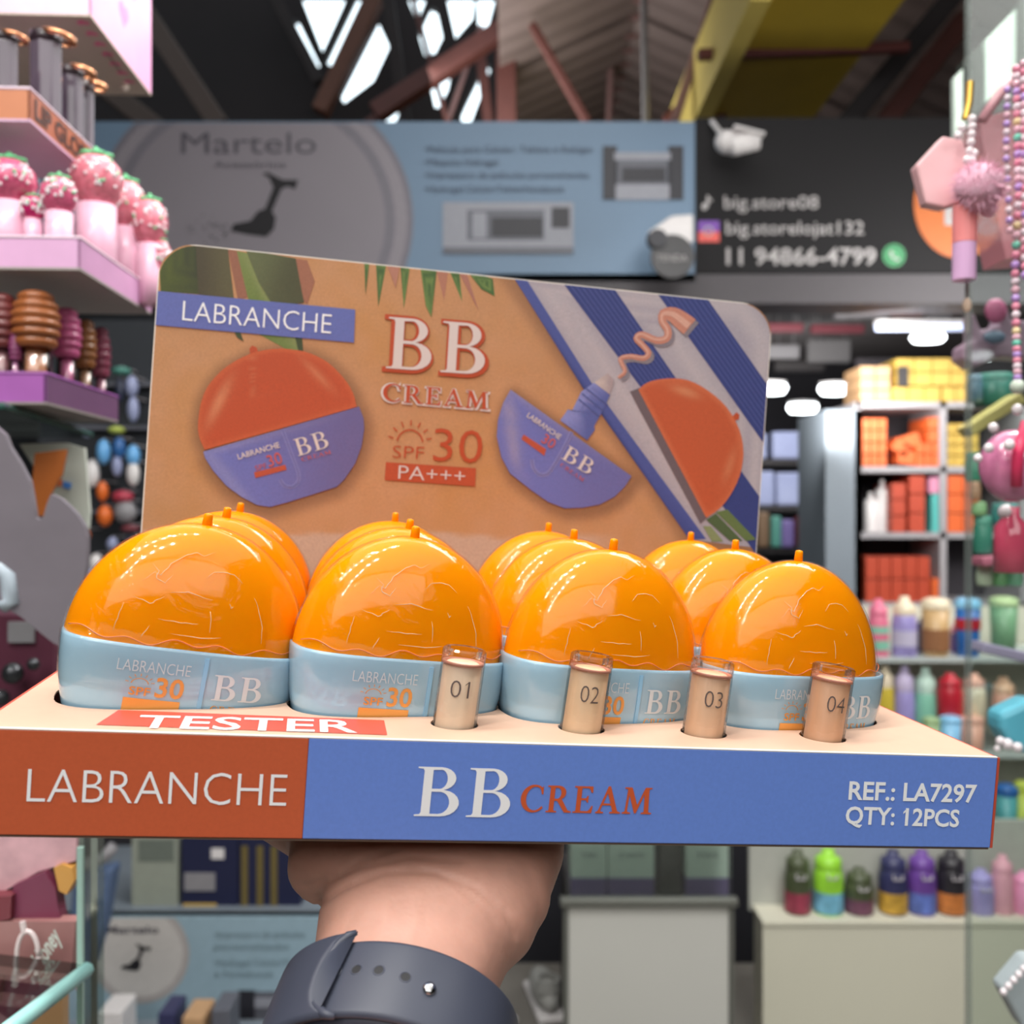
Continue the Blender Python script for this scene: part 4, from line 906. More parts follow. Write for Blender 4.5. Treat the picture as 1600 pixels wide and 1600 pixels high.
# hanging merchandise strips under the soffit
for k, (x0, y0, x1, y1, m, lab) in enumerate([(1165, 474, 1305, 488, M_br, 'upper maroon strip under the black banner'), (1306, 472, 1390, 496, M_gy, 'grey panel right of the upper maroon strip'), (1170, 504, 1256, 518, M_br, 'lower left maroon strip under the soffit'), (1268, 506, 1352, 520, M_br, 'lower right maroon strip under the soffit'),
        (1395, 470, 1444, 494, mat('dusty_rose', S(150, 108, 104), .6), 'dusty rose hanging panel above the tube light'), (1450, 474, 1486, 498, M_gy, 'grey hanging panel above the tube light'), (1196, 538, 1250, 560, M_gy, 'grey folded pack hanging beside the card'), (1262, 530, 1330, 566, mat('dim_grey', S(116, 114, 116), .6), 'dim grey hanging pack left of the top cartons'), (1210, 562, 1290, 580, M_dark, 'dark ledge over the back lamps')]):
    dd = 5.6+.05*k; hp = tag(slab('hanging_panel', x0, y0, x1, y1, dd, .05, m, bevel=.01), lab, 'panel')
    for xx in (x0+8, x1-8): a_ = P(xx, y0, dd); obj('hanger_wire', tube(NB(), [(a_.x, dd+.025, a_.z), (a_.x, dd+.025, 2.96)], .003, 5), M_rod, hp)
# ================================================================== DRINK BOTTLES
def flask(px, ytop, ybase, w_, d, cols_, label, kind='flask', name='drink_bottle', band=None, group=None):
    t = topthing(name, label, 'bottle', group); p = P(px, ybase, d); h = (ybase-ytop)/F*d; r = w_/2/F*d; m1 = cols_[0]; m2 = cols_[1]
    if kind == 'tumbler':
        obj('body', lathe(NB(), [(0, 0), (r*.8, 0), (r*.86, .004), (r*.98, h*.84), (0, h*.84)], 20, p), m1, t, smooth=True)
        obj('lid', lathe(NB(), [(r*1.02, h*.83), (r*1.04, h*.93), (r*.9, h*.97), (r*.5, h), (0, h)], 20, p), m2, t, smooth=True)
    else:
        obj('body', lathe(NB(), [(0, 0), (r*.92, 0), (r, .006), (r, h*.55), (r*.9, h*.68), (r*.82, h*.72), (0, h*.72)], 20, p), m1, t, smooth=True)
        l = obj('lid', lathe(NB(), [(r*.86, h*.70), (r*.90, h*.72), (r*.84, h*.86), (r*.5, h*.90), (r*.42, h*.90), (r*.38, h), (0, h)], 20, p), m2, t, smooth=True)
    if band is not None:
        for (f0, f1, mb, sxx) in band:
            obj('printed_patch', lathe(NB(), [(r*.9, h*f0), (r*1.012, h*f0), (r*1.012, h*f1), (r*.9, h*f1)], 20, p), mb, t, smooth=False)
    return t
C = lambda n, r, g, b, ro=.35: mat('plastic_'+n, S(r, g, b), ro)
pink, mint, lav, navy, tan, cream, blue, sky, yel, red, peach, lime, green, teal, violet, black, olive = C('pink', 226, 120, 148), C('mint', 134, 196, 172), C('lavender', 160, 150, 208), C('navy', 52, 54, 92), C('tan', 190, 156, 108), C('cream', 232, 218, 190), C('blue', 36, 96, 168), C('sky', 132, 190, 226), C('yellow', 206, 184, 66), C('red', 178, 34, 50), C('peach', 226, 170, 150), C('lime', 150, 214, 60), C('green', 122, 164, 128), C('teal', 80, 158, 164), C('violet', 106, 68, 150), C('black', 40, 38, 44), C('olive', 74, 82, 58)
rack = topthing('bottle_rack', 'pale back rack carrying rows of drink bottles on the right', 'rack'); DR = 3.9
M_pale = mat('pale_wall', S(206, 200, 184), .6); slab('back_panel', 1340, 948, 1760, 1330, DR+.35, .03, M_pale, rack); 
for y in (1030, 1180, 1320): slab('rack_shelf', 1336, y-3, 1760, y+5, DR-.05, .38, mat('rack_glass', S(190, 198, 196), .25), rack)
slab('side_panel', 1335, 948, 1341, 1330, DR-.05, .38, M_shelf, rack)
flask(1372, 936, 1027, 32, DR, (pink, pink), 'pink bottle with mint bands at the left of the upper bottle row', band=[(.14, .30, mint, 1), (.42, .54, mint, 1)])
flask(1413, 932, 1027, 38, DR, (lav, cream), 'lavender bottle with pale stopper in the upper bottle row', band=[(.2, .45, mat('pale_lilac', S(196, 190, 214), .4), 1)])
flask(1462, 934, 1030, 42, DR, (tan, cream), 'tan tumbler with cream lid in the upper bottle row', 'tumbler', band=[(.15, .5, mat('brown_print', S(150, 104, 70), .4), 1)])
flask(1512, 934, 1027, 38, DR, (blue, sky), 'blue tumbler with sky-blue lid in the upper bottle row', 'tumbler', band=[(.48, .66, red, 1)]); flask(1492, 972, 1027, 12, DR+.1, (violet, pink), 'slim violet bottle behind the blue tumbler')
flask(1568, 932, 1012, 42, DR, (green, mat('pale_green', S(190, 212, 160), .4)), 'green tumbler seen through the right glass panel', 'tumbler')
flask(1440, 966, 1027, 18, DR+.12, (navy, navy), 'navy bottle between the lavender bottle and tan tumbler')
flask(1383, 1040, 1150, 28, DR, (yel, cream), 'yellow bottle at the left of the middle bottle row'); flask(1413, 1040, 1170, 32, DR, (lav, C('lilac', 196, 184, 216)), 'lilac bottle in the middle bottle row'); flask(1446, 1042, 1176, 34, DR, (mint, C('palemint', 186, 214, 200)), 'mint bottle in the middle bottle row')
flask(1484, 1052, 1122, 38, DR-.04, (red, red), 'red flask in the middle bottle row'); flask(1522, 1052, 1122, 34, DR-.04, (cream, peach), 'cream flask with rose lid beside the red flask'); flask(1568, 1058, 1140, 36, DR, (peach, C('sand', 222, 180, 150)), 'peach flask seen through the right glass panel')
flask(1485, 1118, 1180, 32, DR-.1, (sky, sky), 'short sky-blue cup below the red flask', 'tumbler'); flask(1519, 1118, 1180, 34, DR-.1, (peach, peach), 'short peach cup below the cream flask', 'tumbler'); flask(1455, 1120, 1180, 26, DR-.1, (C('sage', 150, 178, 130), C('sage', 150, 178, 130)), 'short sage cup below the mint bottle', 'tumbler')
flask(1572, 1225, 1318, 34, DR-.1, (teal, blue), 'teal bottle right of the display box end', 'tumbler'); flask(1597, 1220, 1318, 24, DR-.1, (C('acid', 184, 196, 70), C('acid', 184, 196, 70)), 'acid green bottle at the right edge of the frame', 'tumbler')
# counter with children's bottles
DCn = 2.75
ct = topthing('shop_counter', 'cream shop counter carrying printed kids\' bottles, lower right', 'counter')
M_cc = mat('counter_cream', S(208, 206, 188), .5, scale=2, var=.03)
a, b = P(1192, 1438, DCn), P(1800, 1438, DCn)
zc = a.z-.017; obj('front_panel', box(((a.x+b.x)/2, DCn+.01, zc/2), (b.x-a.x, .02, zc)), M_cc, ct); obj('side_panel', box((a.x+.012, DCn+.065, zc/2), (.02, .088, zc)), M_cc, ct); obj('worktop', box(((a.x+b.x)/2, DCn+.055, a.z-.008), (b.x-a.x+.006, .12, .016)), M_cc, ct, bevel=.003)
obj('upstand', box(((a.x+b.x)/2, DCn+.126, a.z+.11), (b.x-a.x+.02, .02, .26)), mat('upstand_grey', S(176, 178, 170), .5), ct)
MX = [mat('kids_print_%d' % k, c, .4, var=.5, scale=40) for k, c in enumerate([S(150, 60, 80), S(110, 170, 196), S(110, 70, 90), S(190, 150, 60), S(90, 110, 180), S(200, 120, 60)])]
for k, (x, yt, w_, c1, c2_, pr, nm) in enumerate([(1246, 1328, 40, olive, olive, 0, 'dark olive kids bottle at the left end of the counter row'), (1294, 1326, 46, lime, lime, 1, 'lime green kids bottle on the cream counter'), (1342, 1356, 44, olive, olive, 2, 'short olive kids bottle on the cream counter'),
        (1395, 1328, 44, navy, navy, 3, 'navy kids bottle with yellow print on the counter'), (1440, 1328, 44, violet, violet, 4, 'violet kids bottle with blue print on the counter'), (1486, 1328, 46, black, black, 5, 'black kids bottle with yellow print on the counter'), (1532, 1358, 40, lav, lav, 4, 'lilac kids bottle right of the black one')]):
    t = flask(x, yt, 1425, w_, DCn+.06, (c1, c2_), nm, band=None if k == 6 else [(.04, .36, MX[pr], 1)], group='kids bottles on the cream counter')
    obj('handle', tube(NB(), [P(x-7, 1425-(1425-yt)*.66, DCn+.06)-Vector((0, w_/2/F*DCn, 0)), P(x-7, 1425-(1425-yt)*.60, DCn+.04)-Vector((0, w_/2/F*DCn, 0)), P(x+7, 1425-(1425-yt)*.60, DCn+.04)-Vector((0, w_/2/F*DCn, 0)), P(x+7, 1425-(1425-yt)*.66, DCn+.06)-Vector((0, w_/2/F*DCn, 0))], .003, 6), M_shelf, t)
flask(1566, 1336, 1425, 34, DCn+.06, (C('rose', 222, 160, 176), C('rose', 222, 160, 176)), 'rose kids bottle behind the right glass panel'); flask(1600, 1362, 1425, 40, DCn+.06, (C('candy', 232, 150, 190), C('candy', 232, 150, 190)), 'candy pink kids bottle at the right frame edge')
# white display case in the middle
DW = 2.6
wc = topthing('display_case', 'white fronted display case with glass top section, right of the wrist', 'display case')
a, b = P(884, 1412, DW), P(1143, 1412, DW)
obj('front_panel', box(((a.x+b.x)/2, DW+.015, a.z/2), (b.x-a.x-.016, .03, a.z)), mat('panel_white', S(198, 198, 192), .4, scale=2, var=.02), wc); obj('carcass', box(((a.x+b.x)/2, DW+.25, a.z/2-.01), (b.x-a.x-.02, .42, a.z-.02)), M_dark, wc)
obj('top_rail', box(((a.x+b.x)/2, DW, a.z+.006), (b.x-a.x+.03, .03, .022)), mat('alu_rail', S(120, 122, 116), .35, metal=.5), wc, bevel=.004)
for x in (a.x, b.x): obj('corner_post', box((x, DW, a.z-.1+.12), (.012, .02, a.z*2-1.2)), mat('alu_rail', S(120, 122, 116), .35, metal=.5), wc) if False else obj('edge_trim', box((x, DW+.005, a.z/2), (.012, .02, a.z)), mat('alu_rail', S(120, 122, 116), .35, metal=.5), wc)
M_glass = film('window_glass', (.93, .97, .95, 1), .02, 1, 0, .9, base=.02)
obj('glass_front', box(((a.x+b.x)/2, DW+.006, a.z+.15), (b.x-a.x, .006, .27)), M_glass, wc)
M_pb = mat('pale_green_box', S(172, 188, 178), .5); M_vi = mat('violet_print', S(96, 84, 124), .5)
for k, (x0, x1) in enumerate([(892, 948), (950, 1022), (1072, 1138)]):
    t = topthing('product_box', 'pale green product box with violet foot, %s in the display case' % ['left, beside the wrist', 'middle', 'right end'][k], 'box')
    slab('box_body', x0, 1300, x1, 1372, DW+.08, .1, M_pb, t); slab('printed_foot', x0, 1372, x1, 1408, DW+.078, .1, M_vi, t); flat_text('TWS', x0+16, x1-16, 1340, 7, DW+.077, M_g3, t)
o = slab('cable_bundle', 1030, 1290, 1066, 1408, DW+.12, .06, mat('cable_dark', S(64, 64, 62), .6, var=.4, scale=30)); tag(o, 'dark upright pack between the pale green boxes in the case', 'pack')
# ================================================================== LEFT STALL, LOWER LEFT
DL = 2.75
lc = topthing('stall_counter', 'stall counter clad in pale blue poster with round hammer emblem, lower left', 'counter')
a, b = P(40, 1433, DL), P(560, 1433, DL)
obj('front_panel', box(((a.x+b.x)/2, DL+.02, a.z/2), (b.x-a.x, .04, a.z)), mat('poster_blue', S(150, 176, 190), .5), lc); obj('worktop', box(((a.x+b.x)/2, DL+.3, a.z-.006), (b.x-a.x, .58, .012)), M_greyp, lc)
def dp(r, cx=218, cy=1490): return [(x, max(1434, y)) for x, y in ell(cx, cy, r, r*1.0, n=40)]
flat_poly('printed_disc', dp(78), DL-.002, mat('poster_ring', S(176, 170, 168), .5), lc); flat_poly('printed_disc', dp(68), DL-.003, mat('poster_disc', S(200, 196, 192), .5), lc)
flat_text('Martelo', 165, 248, 1458, 11, DL-.005, M_btxt, lc, .02)
flat_poly('printed_hammer', [(212+(x-412)*.45, 1476+(y-272)*.42) for x, y in [(409, 272), (418, 269), (442, 281), (466, 281), (461, 296), (450, 291), (440, 295), (425, 330), (431, 340), (428, 358), (416, 370), (385, 366), (360, 361), (365, 350), (391, 345), (403, 330), (414, 326), (427, 293), (420, 277)]], DL-.005, M_ham, lc)
M_lt = mat('poster_text', S(112, 132, 140), .6)
for s, x1, y in [('•Impressora de películas', 476, 1464), ('personalizadas', 452, 1483), ('•Hydrogel Celular/Tablet', 478, 1508), ('e Notebook', 428, 1526)]: flat_text(s, 335, x1, y, 9, DL-.005, M_lt, lc)
slab('printed_printer', 370, 1550, 440, 1620, DL-.004, .002, M_g3, lc); slab('printed_printer', 372, 1548, 398, 1592, DL-.006, .002, M_g1, lc); slab('printed_printer', 398, 1560, 440, 1575, DL-.007, .002, M_g2, lc)
for k, (x0, x1, y0, m, nm) in enumerate([(152, 190, 1582, M_wp, 'white carton on the low ledge under the round poster emblem'), (246, 272, 1584, navy, 'small navy carton on the low ledge'), (284, 318, 1590, TN, 'small tan carton on the low ledge'), (330, 358, 1578, M_g3, 'small grey carton on the low ledge')]):
    p0_, p1_ = P(x0, y0, 2.5), P(x1, 1660, 2.5); tag(obj('carton', box(((p0_.x+p1_.x)/2, 2.55, (p0_.z+p1_.z)/2), (p1_.x-p0_.x, .1, p0_.z-p1_.z)), m, bevel=.004), nm, 'carton')
lg = topthing('low_bench', 'low ledge at the foot of the blue poster counter', 'bench'); zz = P(150, 1660, 2.5).z
obj('top', box((-1.0, 2.56, zz-.01), (1.2, .3, .02)), M_greyp, lg); 
for x in (-1.55, -.45): obj('leg', box((x, 2.56, (zz-.02)/2), (.04, .26, zz-.02)), M_greyp, lg)
t = topthing('product_box', 'tall grey-green hanging box above the poster emblem', 'box'); slab('box_body', 206, 1308, 278, 1432, DL+.08, .1, mat('greygreen_box', S(150, 156, 144), .5), t); slab('box_window', 216, 1312, 272, 1346, DL+.078, .01, mat('box_window_grey', S(108, 116, 108), .4), t)
t = topthing('product_box', 'dark blue box with pale bulb picture and gold lettering', 'box'); slab('box_body', 284, 1308, 372, 1432, DL+.08, .1, mat('midnight_box', S(30, 34, 66), .45), t)
for x0, y0, x1, y1, m in [(286, 1412, 338, 1418, YL), (330, 1326, 350, 1342, M_wp), (288, 1364, 336, 1392, M_gy)]: slab('printed_patch', x0, y0, x1, y1, DL+.077, .002, m, t)
t = topthing('product_box', 'dark blue box with three gold stripes beside the wrist', 'box'); slab('box_body', 374, 1308, 470, 1432, DL+.08, .1, mat('midnight_box', S(30, 34, 66), .45), t)
for x in (382, 406, 428): slab('printed_stripe', x-5, 1322, x+5, 1428, DL+.077, .002, mat('old_gold', S(110, 96, 52), .5), t)
t = topthing('cushioned_pack', 'denim blue hanging pack with pale curved band, behind the left glass', 'pack')
obj('pack_body', prism(NB(), [(P(x, y, 2.3).x, P(x, y, 2.3).z) for x, y in [(112, 1372), (176, 1356), (160, 1450), (140, 1520), (100, 1520)]], 2.3, 2.36), mat('denim_blue', S(88, 108, 142), .6, var=.15), t, bevel=.01)
obj('curved_band', tube(NB(), [P(x, y, 2.28) for x, y in [(118, 1358), (140, 1352), (162, 1340), (178, 1322)]], .013, 8), M_gy, t, smooth=True)
st(slab('trim_47', -60, 1240, 560, 1434, DL+.6, .05, mat('stall_dark', S(34, 32, 38), .8))); st(slab('trim_48', 760, 1240, 1200, 1560, 3.3, .05, mat('stall_dark2', S(26, 26, 34), .8)))
for k, (x, y, d, rz) in enumerate([(850, 1590, 2.66, 96), (775, 1560, 2.80, 80), (850, 1520, 3.02, 100)]):
    t = thing('sneaker', ['pale grey sneaker on the floor nearest the white display case', 'pale sneaker on the floor beside the watch strap', 'pale sneaker furthest back beside the white display case'][k], 'shoe', (P(x, y, d).x, d, .0 if k < 2 else .0), math.radians(rz))
    t.location.z = 0
    obj('upper', ball(NB(), (0, 0, .05), .05, 14, 8, (2.4, .85, .9)), mat('sneaker_grey', S(168, 168, 164), .6), t, smooth=True); obj('sole', box((0, 0, .012), (.25, .085, .024)), M_wp, t, bevel=.01); obj('collar', lathe(NB(), [(.03, 0), (.04, 0), (.036, .035), (.028, .035)], 14, (-.06, 0, .075)), mat('sneaker_grey', S(168, 168, 164), .6), t)
# ================================================================== GADGET RACK LEFT OF THE CARD
gr = topthing('gadget_rack', 'tall dark pegboard rack of blister packs left of the card', 'rack'); DG = 3.2
slab('pegboard', 60, 500, 420, 1240, DG+.12, .03, mat('peg_dark', S(42, 46, 52), .7), gr)
for y in (600, 668, 800, 888): slab('peg_rail', 100, y-3, 420, y+3, DG+.08, .04, M_g3, gr)
PK = [(162, 706, 22, 40, 'sky', 'blue capped white pack under the purple tray'), (186, 700, 20, 34, 'blue', 'deep blue pack left of the card'), (208, 712, 22, 34, 'sky', 'bright sky-blue pack touching the card edge'), (144, 740, 22, 44, 'white', 'long white pack by the glass edge'), (183, 728, 16, 34, 'silver', 'silvery oval pack in the second row'),
      (208, 740, 20, 40, 'white', 'white tilted pack touching the card edge'), (160, 768, 18, 32, 'orange', 'orange pack, upper of the orange pair'), (164, 806, 24, 34, 'orange', 'orange rounded pack, lower of the orange pair'), (192, 776, 34, 20, 'crimson', 'crimson card atop the grey pack'), (196, 800, 36, 36, 'grey', 'wide grey blister pack beside the card'),
      (134, 836, 14, 18, 'orange', 'tiny orange pack beside the grey panel'), (204, 826, 30, 12, 'maroon', 'maroon strip above the orange caps'), (182, 672, 26, 12, 'lime', 'lime and white pack just below the purple tray'), (208, 640, 18, 40, 'silver', 'silvery pouch right of the purple tray'), (206, 604, 20, 34, 'silver', 'slim silvery pouch right of the dipper tubes'), (188, 610, 14, 40, 'navy', 'navy pouch right of the dipper tubes'), (190, 580, 30, 14, 'teal', 'teal strip below the left lamp'), (150, 880, 22, 30, 'white', 'white pack low beside the first orange cap'), (206, 848, 26, 24, 'navy', 'navy pack low beside the first orange cap'), (176, 850, 18, 22, 'silver', 'silvery pack low beside the first orange cap'),
      (140, 900, 24, 30, 'silver', 'silvery pouch beneath the white pack'), (132, 930, 20, 26, 'brown', 'brown pack at the grey panel\'s foot')]
GC2 = dict(GC, sky=mat('goods_sky', S(110, 176, 232), .3), blue=mat('goods_blue', S(50, 100, 160), .3), orange=mat('goods_orange', S(226, 110, 44), .35), crimson=mat('goods_crimson', S(178, 60, 80), .4), navy=mat('goods_navy', S(44, 50, 72), .4))
for x, y, w_, h_, cn, lab in PK:
    t = topthing('blister_pack', lab, 'pack', 'blister packs on the gadget rack'); p = P(x, y, DG); a_ = w_/2/F*DG; b_ = h_/2/F*DG
    obj('shell', ball(NB(), p, 1, 12, 8, (a_, min(a_, .03), b_)), GC2[cn], t, smooth=True); obj('peg_hook', tube(NB(), [p+Vector((0, 0, b_)), p+Vector((0, .12, b_))], .003, 6), M_shelf, t)
# ================================================================== LEFT COSMETICS SHELVES (close, out of focus)
DF = .80
def tray_box(name, label, xc, ytop, ybot, m_front, m_side, m_under, depth=.18, xl=-140, lipm=None, d=DF, yaw=-2.6):
    """open cardboard counter tray: near right corner at xc; long side runs away from the viewer"""
    c = P(xc, ybot, d); h = (ybot-ytop)/F*d; wd = (xc-xl)/F*d
    t = thing(name, label, 'display tray', c, math.radians(-yaw))
    t_ = .002
    obj('front_panel', box((-wd/2, t_/2, h/2), (wd, t_, h)), m_front, t); obj('side_panel', box((-t_/2, depth/2, h/2), (t_, depth, h)), m_side, t)
    obj('bottom_panel', box((-wd/2, depth/2, -.001), (wd, depth, .002)), m_under, t); obj('back_panel', box((-wd/2, depth, h/2), (wd, t_, h)), m_side, t)
    obj('insert', box((-wd/2, depth/2, h-.004), (wd-.006, depth-.006, .001)), m_under, t)
    obj('rim', tube(NB(), [(-wd, 0, h), (0, 0, h), (0, depth, h)], .0012, 6), lipm or m_front, t)
    return t, h
K = lambda n, r, g, b, ro=.4, **k: mat(n, S(r, g, b), ro, **k)
M_lilac, M_lilacs, M_under = K('lilac_card', 226, 176, 216), K('lilac_card_side', 214, 160, 202), K('grey_underside', 170, 162, 158)
t1, h1 = tray_box('display_tray', 'lilac cardboard tray holding pink strawberry lip glosses', 125, 371, 418, M_lilac, M_lilacs, M_under, lipm=K('pale_rim', 244, 220, 236))
t2, h2 = tray_box('display_tray', 'purple cardboard tray holding honey-dipper lip glosses', 72, 583, 628, K('purple_card', 168, 96, 176), K('purple_card_side', 112, 74, 112), K('grey_underside2', 150, 142, 138), depth=.165)
t3, h3 = tray_box('display_tray', 'copper coloured tray lettered LIP GLOSS holding smoky tubes', 47, 138, 186, K('copper_card', 206, 130, 90), K('copper_card_side', 176, 96, 66), K('pale_pink_under', 224, 184, 214), depth=.14, lipm=K('pale_rim', 244, 220, 236))
tt = text2d('LIP GLOSS', .03); vs, fs, w_ = tt
obj('lettering', ([(.0006, .008+.118*x/w_, .004+y*h3*.62) for x, y in vs], fs), K('dark_brown_ink', 70, 36, 32), t3)
# printed pink carton at the top
t4 = thing('gift_carton', 'pale pink carton printed with hearts and an arrow, top left corner', 'carton', P(142, 22, .93), math.radians(2.6))
hh = .18; dd = .178; M_pc = K('pale_pink_card', 234, 200, 224); M_un = K('taupe_underside', 196, 180, 166)
obj('front_panel', box((-.10, .001, hh/2), (.20, .002, hh)), M_pc, t4); obj('side_panel', box((-.001, dd/2, hh/2), (.002, dd, hh)), K('pink_side', 232, 168, 208), t4); obj('bottom_panel', box((-.10, dd/2, -.001), (.20, dd, .002)), M_un, t4)
def heart(cx, cz, r):
    p = []
    for k in range(20):
        a = 2*PI*k/20; p.append((cx+r*.06*16*math.sin(a)**3, cz+r*.06*(13*math.cos(a)-5*math.cos(2*a)-2*math.cos(3*a)-math.cos(4*a))))
    return p
M_heart = K('heart_pink', 222, 110, 150)
for k in range(7):
    v_, f_ = fill2d([heart(-.012, .012+k*.0215, .0065)]); obj('printed_heart', ([(x, z, -.0024) for x, z in v_], f_), M_heart, t4)
for (y, z, r) in [(.05, .055, .012), (.09, .045, .014), (.12, .085, .012), (.075, .10, .012)]:
    v_, f_ = fill2d([heart(y, z, r)]); obj('printed_heart', ([(.0004, yy, z2) for yy, z2 in v_], f_), K('side_heart_pink', 226, 130, 178), t4)
obj('printed_arrow', tube(NB(), [(-.012, .075, -.0026), (-.012, .115, -.0026)], .0008, 6), K('arrow_brown', 92, 70, 62), t4)
obj('rivet', ball(NB(), (-.020, .150, -.004), .0048, 12, 8), K('pearl_white', 240, 226, 214, .2), t4, smooth=True)
def seat(px, y1, w_, xc, frac, zt):
    """stand a round thing inside a tray: depth so that it clears the side wall, and how far its body runs down to the tray floor"""
    k = frac*w_/2; a = (px-800+k)/F
    d = max(min(((xc-800)/F*DF-.002+.036)/(a+.045), .955), DF+.003+k/F*DF); z1 = P(px, y1, d).z
    return d, max(.004, z1-zt)
ZT1, ZT2, ZT3 = P(0, 418, DF).z+.002, P(0, 628, DF).z+.002, P(0, 186, DF).z+.002
# smoky tubes with rose gold rings
M_smoke = K('smoky_plastic', 92, 82, 94, .12, coat=.6); M_rose = mat('rose_gold', S(214, 150, 112), .2, metal=.9)
def loc_on(px, py, d, ob): return P(px, py, d)
for k, (px, y0, y1, w_, d) in enumerate([(8, 52, 140, 42, .815), (72, 50, 165, 52, .80), (112, 104, 205, 40, .865), (134, 126, 238, 28, .925)]):
    d, ext = seat(px, y1, w_, 47, .9, ZT3)
    t = thing('lip_gloss_tube', ['smoky lip gloss tube cut by the frame\'s left edge', 'largest smoky lip gloss tube with gold ring at the tray corner', 'smoky lip gloss tube second along the copper tray side', 'smoky lip gloss tube furthest along the copper tray side'][k], 'lip gloss', P(px, y1, d), group='smoky lip gloss tubes')
    r = w_/2/F*d; h = (y1-y0)/F*d
    obj('body', lathe(NB(), [(0, -ext), (r*.92, -ext), (r*.95, 0), (r*.95, h*.82), (0, h*.82)], 8), M_smoke, t, bevel=.0015)
    obj('cap', lathe(NB(), [(r*.8, h*.80), (r*.97, h*.84), (r*.93, h*.96), (r*.6, h), (0, h)], 24), K('dark_cap', 50, 40, 46, .2), t, smooth=True); obj('ring', lathe(NB(), [(r*.86, h*.90), (r*1.04, h*.91), (r*1.04, h*.97), (r*.86, h*.98)], 24, M=Matrix.Rotation(.18, 4, 'Y')), M_rose, t, smooth=True)
# glitter strawberries
M_sb = mat('glitter_pink', S(226, 96, 132), .15, var=.35, scale=260, coat=.6); M_sb2 = mat('glitter_rose', S(230, 124, 140), .12, var=.3, scale=260, coat=.6); M_leaf = K('leaf_green', 96, 190, 130, .3); M_seed = mat('pearl_bead', S(246, 236, 240), .08, coat=1); M_seed2 = mat('green_bead', S(110, 214, 160), .1, coat=1); M_bodyp = K('milky_pink_body', 240, 190, 212, .2)
SBS = [(14, 246, 372, 84, .81, M_sb, 'magenta strawberry lip gloss at the frame\'s left edge'), (52, 304, 372, 36, .815, mat('glitter_magenta', S(210, 40, 110), .15, var=.4, scale=260, coat=.6), 'small magenta strawberry lip gloss, front of its tray'), (92, 274, 376, 56, .83, M_sb, 'deep pink strawberry lip gloss behind the small magenta one'), (150, 238, 384, 82, .82, M_sb2, 'largest rosy strawberry lip gloss at the lilac tray corner'),
       (196, 278, 416, 64, .87, M_sb2, 'rosy strawberry lip gloss second along the lilac tray side'), (234, 308, 438, 56, .92, M_sb2, 'rosy strawberry lip gloss third along the lilac tray side'), (252, 372, 462, 30, .965, M_sb2, 'half hidden strawberry lip gloss touching the card corner')]
for k, (px, y0, y1, w_, d, m, lab) in enumerate(SBS):
    d, ext = seat(px, y1, w_, 125, .75, ZT1)
    t = thing('strawberry_gloss', lab, 'lip gloss', P(px, y1, d), group='strawberry lip glosses in the lilac tray'); r = w_/2/F*d; h = (y1-y0)/F*d; hb = h*.42
    obj('body', lathe(NB(), [(0, -ext), (r*.72, -ext), (r*.74, 0), (r*.76, hb), (0, hb)], 20), M_bodyp, t, smooth=True)
    cp = obj('strawberry_cap', lathe(NB(), [(r*.5, hb), (r*.86, hb+.1*h), (r, hb+.26*h), (r*.92, hb+.40*h), (r*.62, hb+.51*h), (0, hb+.55*h)], 22), m, t, smooth=True)
    bm = NB()
    for j in range(6): a = j*PI/3; ball(bm, (r*.38*math.cos(a), r*.38*math.sin(a), hb+.54*h), r*.26, 8, 6, (1.2, .8, .5))
    ball(bm, (0, 0, h), r*.14, 8, 6, (1, 1, 1.6)); obj('leaf_crown', bm, M_leaf, cp, smooth=True)
    rr = random.Random(k)
    for mm, cnt in ((M_seed, 26), (M_seed2, 5)):
        bm = NB()
        for j in range(cnt):
            a = rr.uniform(-PI, 0); u_ = rr.uniform(.12, .9); z = hb+.1*h+u_*.4*h; rad = r*(.86+.14*math.sin(u_*PI))*(1-.25*max(0, u_-.6)*2); ball(bm, (rad*math.cos(a), rad*math.sin(a), z), .0016, 8, 6)
        o = obj('seed_beads', bm, mm, cp, smooth=True); o['kind'] = 'stuff'
